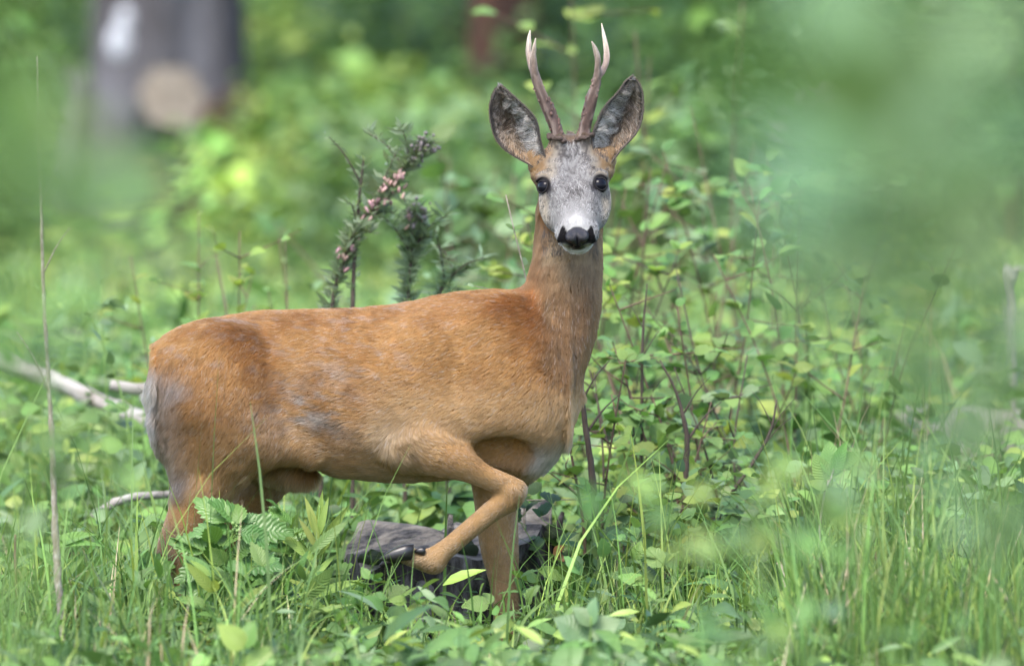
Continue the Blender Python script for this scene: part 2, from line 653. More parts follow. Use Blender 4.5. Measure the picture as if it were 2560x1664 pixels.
OR, TAN, BUFF = np.array([.385, .166, .043]), np.array([.42, .245, .100]), np.array([.50, .36, .20])
RUST, GREY, DUN = np.array([.30, .105, .023]), np.array([.25, .203, .172]), np.array([.160, .086, .033])
WHITE, BLACK = np.array([.80, .79, .77]), np.array([.008, .007, .008])


TONE = .49                                            # overall darkness of the hide


def mixv(c, col, w):
    return c + (np.asarray(col) - c) * np.clip(w, 0, 1)[:, None]


def coat(P, N):
    """Coat colour and hair length at points P of the hide."""
    u, v = 1280 + 1250 * P[:, 0], 1620 - 1250 * P[:, 2]
    n = len(P)
    big, mid, fine = noise(P, 9, 1), noise(P, 28, 2), noise(P, 120, 3)
    sk = P[:, 2] + .28 * P[:, 0]
    Pk = np.stack([P[:, 0], P[:, 1], sk], -1)
    streak = noise(Pk * np.array([24, 130, 210]), 1.0, 4) * .6 + noise(Pk * np.array([9, 30, 40]), 1.0, 5) * .4
    c = np.tile(OR, (n, 1))
    ln = np.full(n, .0165)
    torso_w = sstep(1360, 1260, u)
    c = mixv(c, RUST, sstep(830, 740, v) * torso_w * .6)
    c = mixv(c, TAN, sstep(960, 1190, v + 60 * (big - .5)) * .75)
    c = mixv(c, TAN * 1.04, sstep(900, 1000, v) * sstep(900, 1040, u) * .6)                 # shoulder
    c = mixv(c, BUFF * .9, sstep(1150, 1200, v) * sstep(560, 720, u) * sstep(.0, -.5, N[:, 2]) * .7)
    # thin old winter hair: grey on the flank, the rump edge and along the back
    fl = np.exp(-((u - 790) / 130) ** 2 - ((v - 1012) / 72) ** 2)
    c = mixv(c, GREY * lerp(.75, 1.3, fine)[:, None], fl * sstep(.25, .75, streak) * 1.15)
    c = mixv(c, GREY * 1.45, sstep(.64, .74, streak) * sstep(1200, 950, u) * sstep(1150, 1000, v) * .30)
    c = mixv(c, RUST * .8, sstep(.60, .8, noise(P * np.array([16, 40, 50]), 1, 9)) * torso_w * sstep(1120, 900, v) * .2)
    rp = sstep(505, 425, u + 46 * (mid - .5) + .05 * (v - 1000)) * sstep(880, 960, v) * sstep(1330, 1180, v)
    c = mixv(c, GREY * 1.15, rp * lerp(.6, 1.0, fine))
    c = mixv(c, np.array([.20, .165, .155]), sstep(478, 440, u + .28 * (v - 1250)) * sstep(1130, 1200, v) * sstep(1420, 1330, v) * .85)
    wr = sstep(416, 392, u) * sstep(890, 930, v) * sstep(1150, 1030, v)
    c = mixv(c, np.array([.36, .31, .26]), wr * .8)
    ln = ln + .010 * rp + .004 * wr
    c = mixv(c, np.array([.33, .26, .17]), sstep(.02, .12, P[:, 1] - body_y(u)) * sstep(450, 420, u) * .5)
    # belly and flank fringe
    fr = np.exp(-((v - 1175) / 38) ** 2) * sstep(560, 640, u) * sstep(1050, 850, u)
    ln = ln + .016 * fr
    el = np.exp(-((u - 985) / 55) ** 2 - ((v - 1080) / 60) ** 2)
    c = mixv(c, BUFF * .88, el * .7)
    ln = ln + .014 * el
    # neck
    nk = np.maximum(sstep(1305, 1390, u - .18 * (v - 760)), sstep(760, 700, v) * sstep(1290, 1325, u)) * sstep(1010, 900, v)
    c = mixv(c, lerp(DUN, RUST * .8, .2), nk * .97)
    c = mixv(c, np.array([.12, .07, .03]), nk * sstep(.5, .85, noise(P * np.array([55, 55, 10]), 1, 6)) * .7)
    c = mixv(c, RUST, sstep(1375, 1335, u) * sstep(1300, 1335, u) * sstep(600, 660, v) * sstep(860, 760, v) * .55)
    c = mixv(c, BUFF * .72, np.exp(-((u - 1440) / 60) ** 2) * sstep(760, 640, v) * sstep(540, 600, v) * sstep(.0, -.4, N[:, 1]) * .55)
    ln = ln + .006 * nk
    # breast: pale strip running down to the brisket
    br = sstep(1330, 1420, u + .35 * (v - 1000)) * sstep(960, 1090, v)
    c = mixv(c, TAN * 1.05, sstep(1290, 1380, u) * sstep(930, 1010, v) * .7)
    c = mixv(c, WHITE * .8, br * sstep(1060, 1130, v) * sstep(1330, 1370, u + .5 * (v - 1100)) * .75)
    ln = ln + .01 * br
    # limbs
    lg = np.maximum(sstep(1130, 1190, v) * sstep(1060, 1130, u), sstep(1240, 1290, v))
    c = mixv(c, BUFF * .86, lg * .85)
    arm = sstep(1060, 1120, v) * sstep(1020, 1110, u) * sstep(1330, 1300, u)
    c = mixv(c, np.array([.44, .23, .082]), arm * .6)
    hl = sstep(1190, 1260, v) * sstep(720, 640, u)
    c = mixv(c, np.array([.42, .215, .075]), hl * .75)
    c = mixv(c, np.array([.16, .11, .08]), np.exp(-((u - 430) / 32) ** 2 - ((v - 1350) / 70) ** 2) * .8)
    ln = np.where(lg + hl * .8 > .4, lerp(ln, .0095, np.clip(lg + hl * .8, 0, 1)), ln)
    ln = ln * np.where(arm * (1 - lg) > .3, .75, 1)
    # head
    q = P - HO
    t, a, b = (q @ hf) / HL, q @ hr, q @ hu
    face = sstep(-.03, .05, t) * sstep(-.105, -.085, b) * (v < 660) * sstep(-.03, -.045, P[:, 1]) * sstep(.078, .066, np.abs(a))
    Ph = np.stack([t * HL * 150 + 60 * np.abs(a), a * 330, b * 260], -1)
    sp1, sp2 = noise(Ph, 1, 11), noise(Ph, .33, 12)
    g = np.tile(np.array([.31, .30, .295]), (n, 1))
    g = mixv(g, np.array([.40, .31, .21]), sstep(.35, .0, t) * sstep(.01, .04, np.abs(a)) * .7)
    g = mixv(g, np.array([.07, .06, .06]), sstep(.44, .68, sp1 * .6 + sp2 * .4) * sstep(1.05, .1, t) * .72)
    dk = np.exp(-(a / .022) ** 2) * sstep(.30, .08, t) + .55 * np.exp(-((np.abs(a) - .043) / .013) ** 2 - ((t - .64) / .12) ** 2)
    g = mixv(g, np.array([.05, .045, .045]), dk * sstep(.40, .6, sp1 * .5 + sp2 * .5))
    g = mixv(g, np.array([.46, .38, .27]), (sstep(.12, .3, t) * sstep(.46, .36, t) * sstep(.024, .05, np.abs(a)) + .9 * sstep(.045, .060, np.abs(a)) * sstep(.42, .6, t)) * .75)
    g = mixv(g, np.array([.42, .25, .12]), sstep(.034, .048, np.abs(a)) * sstep(.16, .06, t) * .85)
    g = mixv(g, WHITE * .95, np.exp(-(a / .019) ** 2) * sstep(.77, .93, t) * .8)
    g = mixv(g, WHITE * .55, sstep(.86, .97, t) * .5)
    c = mixv(c, g, face)
    ln = lerp(ln, .0080, sstep(-.15, .02, t) * (v < 660) * (P[:, 1] < -.02) * sstep(-.15, -.1, b))
    # jaw underside and head sides
    side = sstep(.0, .2, t) * sstep(-.085, -.10, b) * (v < 640) * sstep(-.05, -.06, P[:, 1])
    c = mixv(c, np.array([.40, .27, .14]), side * .7)
    # muzzle: black band round the nose, white spots on the lip and a white chin
    hd = ((v < 670) & (P[:, 1] < -.10)).astype(float)
    kx = 14.0 / (14.0 + P[:, 1])
    pu, pv = 1280 + 1250 * P[:, 0] * kx, 1620 - 1250 * (P[:, 2] * kx + CAM_H * (1 - kx))
    mu, mv = pu - 1441.5 + .05 * (pv - 590), pv - 590
    am = np.abs(mu)
    top = -14 - 14 * np.exp(-(am / 17.0) ** 4) - 17 * np.exp(-((am - 35) / 7.5) ** 2) + 30 * sstep(40, 56, am)
    bot = 25 - 13 * sstep(22, 30, am) + 14 * sstep(36, 44, am)
    mz = hd * sstep(top - 2, top + 3, mv) * sstep(bot + 6, bot, mv) * sstep(56, 51, am)
    c = mixv(c, BLACK, mz)
    ws = hd * np.exp(-((am - 30) / 9) ** 2 - ((mv - 25) / 7) ** 2)
    c = mixv(c, WHITE * .95, np.clip(ws * 1.9, 0, 1))
    ch = hd * sstep(26, 31, mv) * sstep(46, 40, am)
    c = mixv(c, WHITE * .9, ch)
    c = mixv(c, BLACK, hd * np.exp(-((mv - 27 - .006 * am ** 2 * 0) / 2.6) ** 2) * sstep(24, 18, am))
    ln = np.where(mz > .5, .0025, ln)
    # lids and the dark corner of each eye
    for s in (-1, 1):
        d = P - EYE[s]
        dx, dz = d[:, 0], d[:, 2]
        r = np.sqrt((dx / .0152) ** 2 + (dz / .0170) ** 2)
        near = (np.abs(d[:, 1]) < .04)
        c = mixv(c, BLACK * 2.5, sstep(1.18, .98, r) * near)
        ex, ez = dx * -s - .0155, dz + .012
        c = mixv(c, BLACK * 4, np.exp(-((ex - .35 * ez) / .0052) ** 2 - (ez / .0115) ** 2) * 1.3 * near)
        c = mixv(c, BLACK * 8, np.exp(-((r - 1.15) / .22) ** 2) * sstep(.004, .014, dz) * .6 * near)
        ln = np.where((r < 1.25) & near, .0022, ln)
    # back of the crown and ear roots
    cr = sstep(.05, -.03, t) * (v < 430) * (P[:, 2] > .9)
    c = mixv(c, np.array([.17, .115, .075]), cr * .8)
    er = sstep(.044, .062, np.abs(a)) * sstep(.34, .22, t) * (v < 440)
    c = mixv(c, np.array([.31, .185, .085]), er * .8)
    c = c * lerp(.88, 1.12, fine)[:, None]
    return np.clip(c, .004, .9), ln


CC, CL = coat(BV, BN)
deer = thing('roe_deer', 'alert russet roe buck with short antlers and one forefoot raised', 'deer', (0, 0, 0))
me = mesh_from('body', BV, BQ)
point_color(me, CC * .95 * TONE)
m_hide, nt, b = new_mat('hide')
a = attr(nt, 'coat')
nt.links.new(a.outputs['Color'], b.inputs['Base Color'])
b.inputs['Roughness'].default_value = .9
b.inputs['Specular IOR Level'].default_value = .1
nz = noise_node(nt, 260, 3)
bump(nt, nz.outputs['Fac'], .5, .004, b)
body = obj('body', me, m_hide, deer)

m_fur, nt, b = new_mat('fur')
a = attr(nt, 'coat')
hb = nt.nodes.new('ShaderNodeBsdfHairPrincipled')
hb.model = 'CHIANG'
hb.parametrization = 'COLOR'
nt.links.new(a.outputs['Color'], hb.inputs['Color'])
hb.inputs['Roughness'].default_value = .45
hb.inputs['Radial Roughness'].default_value = .75
hb.inputs['Coat'].default_value = .0
df = nt.nodes.new('ShaderNodeBsdfDiffuse')
nt.links.new(a.outputs['Color'], df.inputs['Color'])
mx = nt.nodes.new('ShaderNodeMixShader')
mx.inputs[0].default_value = .45
nt.links.new(hb.outputs[0], mx.inputs[1])
nt.links.new(df.outputs[0], mx.inputs[2])
nt.links.new(mx.outputs[0], nt.nodes['Material Output'].inputs['Surface'])


def hair_object(name, pts, rad, col, parent):
    """pts (n,k,3), rad (n,k), col (n,3) -> one hair Curves object."""
    n, k = pts.shape[:2]
    hc = bpy.data.hair_curves.new(name)
    hc.add_curves([k] * n)
    hc.points.foreach_set('position', pts.astype(np.float32).ravel())
    hc.points.foreach_set('radius', rad.astype(np.float32).ravel())
    at = hc.attributes.new('coat', 'FLOAT_COLOR', 'CURVE')
    cc = np.ones((n, 4), np.float32)
    cc[:, :3] = np.clip(col * TONE, .003, .9)
    at.data.foreach_set('color', cc.ravel())
    hc.materials.append(m_fur)
    o = bpy.data.objects.new(name, hc)
    tag(o, kind='stuff')
    return link(o, parent)


def sample_surface(V, Q, N, count, weight=None):
    T = np.vstack([Q[:, [0, 1, 2]], Q[:, [0, 2, 3]]])
    A = np.linalg.norm(np.cross(V[T[:, 1]] - V[T[:, 0]], V[T[:, 2]] - V[T[:, 0]]), axis=1)
    w = A if weight is None else A * weight[T].mean(1)
    ti = RNG.choice(len(T), count, p=w / w.sum())
    r1, r2 = np.sqrt(RNG.random(count)), RNG.random(count)
    bc = np.stack([1 - r1, r1 * (1 - r2), r1 * r2], -1)
    tri = T[ti]
    P = (V[tri] * bc[..., None]).sum(1)
    n = nrm((N[tri] * bc[..., None]).sum(1))
    return P, n


def grow(P, N, D, L, lift, rad, k=4, bend=.6, jitter=.12):
    n = len(P)
    D = D - N * (D * N).sum(1)[:, None]
    D = D + np.array([0, 0, -.45]) * (np.linalg.norm(D, axis=1) < .35)[:, None]
    D = nrm(nrm(D) + RNG.normal(0, jitter, (n, 3)))
    D = nrm(D - N * (D * N).sum(1)[:, None])
    s = np.linspace(0, 1, k)[None, :, None]
    up = np.sin(lift)[:, None, None] * (s - bend * .5 * s * s)
    fw = np.cos(lift)[:, None, None] * s
    pts = P[:, None] - N[:, None] * .001 + L[:, None, None] * (D[:, None] * fw + N[:, None] * up)
    r = rad[:, None] * np.array([1, .95, .75, .25] if k == 4 else np.linspace(1, .25, k))[None]
    return pts, r


den = np.ones(len(BV))
den[BV[:, 2] > .76] = 1.6
den[(BV[:, 2] > .80) & (BV[:, 1] < -.03)] = 3.4
den[(BN[:, 1] > .35)] *= .3
NH = 480000
HPnt, HNm = sample_surface(BV, BQ, BN, NH, den)
keep = np.ones(NH, bool)
for s in (-1, 1):
    keep &= np.linalg.norm(HPnt - EYE[s], axis=1) > .0165
    keep &= np.linalg.norm(HPnt - PED[s], axis=1) > .011
qn = HPnt - HO
tn, an, bn_ = (qn @ hf) / HL, qn @ hr, qn @ hu
keep &= ~((tn > .965) & (np.abs(an) < .021) & (bn_ > -.042))
HPnt, HNm = HPnt[keep], HNm[keep]
hc_, hl_ = coat(HPnt, HNm)
fl = flow_at(HPnt)
# tufts: neighbouring hairs lean together
wob = np.stack([noise(HPnt, 38, 21), noise(HPnt, 38, 22), noise(HPnt, 38, 23)], -1) - .5
wob2 = np.stack([noise(HPnt, 130, 31), noise(HPnt, 130, 32), noise(HPnt, 130, 33)], -1) - .5
fl = nrm(fl + wob * .55 + wob2 * .22)
lift = np.radians(8 + 14 * noise(HPnt, 60, 24) + 5 * RNG.random(len(HPnt)))
lift = lift * np.where(hl_ < .0125, .7, 1) + np.radians(16) * sstep(.026, .034, hl_)
hl_ = hl_ * RNG.uniform(.65, 1.2, len(HPnt))
tone = np.exp(RNG.normal(0, .14, len(HPnt)))[:, None]
pale = (RNG.random(len(HPnt)) < .05 * (HPnt[:, 2] < .72))[:, None]
fz = sstep(.0, .06, tn[keep]) * np.maximum(sstep(.82, .6, tn[keep]), sstep(.022, .034, np.abs(an[keep])) * .8) * (np.abs(an[keep]) < .07) * (HPnt[:, 2] > .8) * (HPnt[:, 1] < -.04)
dkh = (RNG.random(len(HPnt)) < fz * (.20 + .7 * sstep(.35, .8, noise(HPnt, 330, 71) * .6 + noise(HPnt, 60, 72) * .4)))[:, None]
hc_ = np.where(dkh, np.array([.035, .03, .03]), hc_)
Pk_ = np.stack([HPnt[:, 0] * 34, HPnt[:, 1] * 210, (HPnt[:, 2] + .28 * HPnt[:, 0]) * 330], -1)
Pv_ = np.stack([HPnt[:, 0] * 300, HPnt[:, 1] * 210, HPnt[:, 2] * 36], -1)
vert = np.clip(np.abs(fl[:, 2]) * 1.6 - .5, 0, 1)
lock = lerp(noise(Pk_, 1, 91), noise(Pv_, 1, 92), vert)
tone = tone * lerp(.74, 1.26, lock)[:, None]
tone = np.where((fz > .01)[:, None], tone * np.exp(RNG.normal(0, .34, (len(HPnt), 1))), tone)
hcol = np.where(pale, lerp(hc_, np.array([.6, .55, .52]), .55), hc_ * tone)
pts, rad = grow(HPnt, HNm, fl, hl_, lift, np.where(fz > .01, .00040, np.where(HPnt[:, 2] > .74, .00036, .00046)) * RNG.uniform(.7, 1.2, len(HPnt)))
hair_object('fur', pts, rad, np.clip(hcol, .003, .92), body)

# ---- eyes
m_eye, nt, b = new_mat('eye')
b.inputs['Base Color'].default_value = (.004, .004, .007, 1)
b.inputs['Roughness'].default_value = .12
b.inputs['Specular IOR Level'].default_value = .12
m_lid, nt, b = new_mat('eyelid')
b.inputs['Base Color'].default_value = (.010, .009, .010, 1)
b.inputs['Roughness'].default_value = .75
b.inputs['Specular IOR Level'].default_value = .15
for s in (-1, 1):
    up = EYN[s]
    c = EYE[s] - up * .0108
    v, f = blob(c, .0170, 24, 16)
    eo = obj('eye', mesh_from('eye', v, f), m_eye, deer)
    th = np.linspace(0, 2 * PI, 25)
    e1 = nrm(np.cross(up, EZ))
    e2 = np.cross(e1, up)
    ring = EYE[s] + up * .0004 + e1 * (.0132 * np.cos(th))[:, None] + e2 * (.0146 * np.sin(th))[:, None]
    v, f = tube(ring, .0017, 6, False)
    obj('eyelid', mesh_from('eyelid', v, f), m_lid, eo)
    v, f = blob(c, .0177, 28, 20)                    # upper lid drawn over the top of the eye
    hgt = ((v - c) @ nrm(e2 + hr * s * .18)) / .0177
    f = [q for q in f if min(hgt[i] for i in q) > .50]
    obj('eyelid', mesh_from('eyelid', v, f), m_lid, eo)

# ---- nose: bare wet pad with two nostrils
m_nose, nt, b = new_mat('wet_nose')
b.inputs['Base Color'].default_value = (.010, .009, .013, 1)
b.inputs['Roughness'].default_value = .30
b.inputs['Specular IOR Level'].default_value = .38
vo = nt.nodes.new('ShaderNodeTexVoronoi')
vo.inputs['Scale'].default_value = 520
bump(nt, vo.outputs['Distance'], .5, .0012, b)
c0 = HP(1.0, 0, -.02)
np_ = [(Ball(HP(1.00, 0, -.022), (.024, .0235, .020), (hf, hr, hu), k=.006), '+'), (Ball(HP(.995, 0, -.040), (.022, .020, .012), (hf, hr, hu), k=.008), '+')]
for s in (-1, 1):
    np_.append((Ball(HP(1.045, s * .0115, -.0115), (.0135, .0120, .0105), (hf, hr, hu), k=.004), '+'))
    np_.append((Ball(HP(1.010, s * .023, -.027), (.010, .0060, .010), (hf, hr, hu), k=.008), '+'))
    np_.append((Ball(HP(1.075, s * .0150, -.0265), (.015, .0080, .0042), (nrm(hf + hr * s * .3), nrm(hr - hf * s * .3), nrm(hu + hr * s * .35)), k=.003), '-'))
np_.append((Ball(HP(1.115, 0, -.010), (.010, .0008, .022), (hf, hr, hu), k=.004), '-'))
gx = np.arange(-.05, .05, .0012)
F = field(np_, c0[0] + gx, c0[1] + gx, c0[2] + gx)
v, q = surface_net(F, c0[0] + gx, c0[1] + gx, c0[2] + gx)
v = relax(v, q, 2)
n = vert_normals(v, q)
if np.mean((n * (v - c0)).sum(1)) < 0:
    q = q[:, ::-1]
obj('nose', mesh_from('nose', v, q), m_nose, deer)

# ---- hooves
m_hoof, nt, b = new_mat('hoof')
b.inputs['Base Color'].default_value = (.012, .011, .012, 1)
b.inputs['Roughness'].default_value = .38


def hoof(base, tip, w, h, up, parent=deer):
    """Pointed half of a cloven hoof."""
    base, tip, up = np.asarray(base), np.asarray(tip), nrm(up)
    ax = tip - base
    sd = nrm(np.cross(ax, up))
    v, f = [], []
    st = [(0, 1, 1), (.3, 1.02, 1.0), (.6, .86, .82), (.85, .52, .5), (1, .12, .14)]
    for t, sw, sh in st:
        for j in range(10):
            a_ = 2 * PI * j / 10
            x, z = math.cos(a_), math.sin(a_)
            z = max(z, -.55)
            v.append(base + ax * t + sd * x * w * sw + up * (z * h * sh - h * (1 - sh) * .35))
    for i in range(len(st) - 1):
        for j in range(10):
            f.append([i * 10 + j, i * 10 + (j + 1) % 10, i * 10 + 10 + (j + 1) % 10, i * 10 + 10 + j])
    f += [list(range(10))[::-1], list(range(40, 50))]
    return obj('hoof', mesh_from('hoof', np.array(v), f), m_hoof, parent)


for dy in (-.012, .012):
    hoof(W(1030, 1386 + dy * 300, -.148 + dy), W(950, 1398 + dy * 600, -.152 + dy), .0125, .0200, nrm(np.array([.2, -.15, 1])))
    for q_, yy in (((496, 1612), -.055), ((548, 1600), .11), ((1272, 1618), .035)):
        hoof(W(q_[0] - 4, q_[1], yy + dy), W(q_[0] + 40, q_[1] + 26, yy + dy - .002), .012, .017, EZ)
m_dew = m_hoof
for dy in (-.014, .014):
    hoof(W(1062, 1379, -.146 + dy), W(1036, 1374, -.148 + dy), .007, .009, nrm(np.array([.2, -.3, 1])))

# ---- antlers
m_ant, nt, b = new_mat('antler')
a = attr(nt, 'coat')
nz = noise_node(nt, 70, 6, .7)
nt.links.new(mixc(nt, .75, a.outputs['Color'], ramp(nt, [(.3, (.32, .25, .2)), (.55, (1, 1, 1)), (.72, (1.3, 1.25, 1.2))], nz.outputs['Fac']).outputs['Color'], 'MULTIPLY'), b.inputs['Base Color'])
b.inputs['Roughness'].default_value = .5
n2 = noise_node(nt, 240, 5, .7)
bump(nt, n2.outputs['Fac'], .8, .002, b)


def antler(side, beam, tine_f, tine_b, brow):
    parts, cols = [], []

    def add(rows, n, seed, seg=14):
        r = spline(np.array([(*W(p[0], p[1], p[2]), p[3]) for p in rows]), n)
        v, f = tube(r[:, :3], r[:, 3] * .92, seg, True, .2, seed, 4, .09)
        parts.append((v, f))
        return r
    rb = add(beam + tine_b[1:], 84, 3 + side, 20)
    add(tine_f, 30, 5 + side, 12)
    nmain = len(parts[0][0]) + len(parts[1][0])
    ridge = []
    for (pv, _), (nn, sg) in zip(parts, ((84, 20), (30, 12))):
        g_ = pv.reshape(nn, sg, 3)
        rd_ = np.linalg.norm(g_ - g_.mean(1, keepdims=True), axis=-1)
        ridge.append((rd_ / rd_.mean(1, keepdims=True)).ravel())
    ridge = np.concatenate(ridge)
    # pearls on the inner and outer faces of the lower beam
    tan_ = nrm(np.gradient(rb[:, :3], axis=0))
    for k in range(80):
        u_ = RNG.random() ** 1.5 * .78 + .04
        i = min(int(u_ * 48), 46)
        th = (PI if side > 0 else 0) + RNG.normal(0, .5) if RNG.random() < .6 else RNG.uniform(0, 2 * PI)
        s1 = nrm(np.cross(tan_[i], EY))
        s2 = np.cross(tan_[i], s1)
        d = s1 * math.cos(th) * (1 if s1[0] > 0 else -1) + s2 * math.sin(th)
        rr = RNG.uniform(.0009, .0034) * (1.15 - .6 * u_)
        parts.append(blob(rb[i, :3] + d * (rb[i, 3] * .93), (rr * RNG.uniform(.6, 1.3), rr * RNG.uniform(.6, 1.3), rr * RNG.uniform(.9, 2.0)), 6, 4))
    v, f = join_geo(parts)
    me = mesh_from('antler', v, f)
    h = (v[:, 2] - PED[side][2]) / .225
    col = lerp(np.array([.20, .108, .084]), np.array([.42, .29, .235]), sstep(.25, .62, h)[:, None])
    col = col + (np.array([.74, .64, .52]) - col) * sstep(.58, .95, h)[:, None]
    rg = np.full(len(v), 1.0)
    rg[:nmain] = ridge
    col = col * lerp(.75, 1.0, sstep(.9, 1.0, rg))[:, None]
    col = mixv(col, np.array([.56, .44, .38]), sstep(1.03, 1.10, rg) * .6)
    pe = np.arange(len(v)) >= nmain
    col[pe] = col[pe] * 1.35
    point_color(me, col * lerp(.42, .75, sstep(.4, .9, h))[:, None])
    ao = obj('antler', me, m_ant, deer)
    parts = []
    for k in range(30):                             # burr
        th = 2 * PI * k / 30
        c = PED[side] + EX * math.cos(th) * .0165 + EY * math.sin(th) * .0150 + EZ * (RNG.uniform(-.0035, .0025) - .002 - .005 * math.cos(th) * -side)
        rr = RNG.uniform(.0024, .0054)
        parts.append(blob(c, (rr * 1.15, rr * 1.1, rr), 7, 5))
    th = np.linspace(0, 2 * PI, 37)
    ring = PED[side] + EX * (np.cos(th) * .0135)[:, None] + EY * (np.sin(th) * .0125)[:, None] + EZ * (-.002 + .005 * np.cos(th) * side)[:, None]
    parts.append(tube(ring, .0046, 8, False, .55, 61 + side))
    parts.append(blob(PED[side] - EZ * .002, (.0145, .0135, .0055), 12, 6))
    v, f = join_geo(parts)
    me = mesh_from('burr', v, f)
    point_color(me, np.tile(np.array([.06, .036, .026]), (len(v), 1)))
    obj('burr', me, m_ant, ao)


antler(1, [(1459, 346, -.05, .0135), (1463, 318, -.05, .0120), (1468, 294, -.052, .0118), (1478, 252, -.055, .0120), (1489, 215, -.058, .0108), (1495, 192, -.060, .0095)],
       [(1491, 212, -.056, .0050), (1493, 195, -.062, .0080), (1494, 172, -.068, .0072), (1493.5, 145, -.075, .0062), (1488, 123, -.08, .0046), (1479.5, 104, -.084, .0012)],
       [(1494, 200, -.058, .0088), (1507, 176, -.052, .0074), (1516, 147, -.045, .0068), (1514, 112, -.036, .0054), (1509, 86, -.03, .0038), (1504, 59, -.026, .0010)], None)
antler(-1, [(1394, 348, -.05, .0135), (1388, 318, -.05, .0120), (1377, 286, -.052, .0120), (1360, 248, -.055, .0116), (1344, 211, -.058, .0104), (1336, 182, -.061, .0090)],
       [(1342, 205, -.056, .0050), (1337, 188, -.063, .0080), (1334, 163, -.069, .0075), (1333.5, 139, -.075, .0062), (1336, 119, -.08, .0048), (1339, 96, -.084, .0012)],
       [(1339, 196, -.058, .0082), (1328, 166, -.052, .0070), (1322, 135, -.045, .0062), (1322, 106, -.038, .0050), (1325.5, 76, -.032, .0010)], None)

# ---- ears
m_ear, nt, b = new_mat('ear_skin')
a = attr(nt, 'coat')
nt.links.new(a.outputs['Color'], b.inputs['Base Color'])
b.inputs['Roughness'].default_value = .85
b.inputs['Subsurface Weight'].default_value = .15
b.inputs['Subsurface Radius'].default_value = (.01, .004, .003)


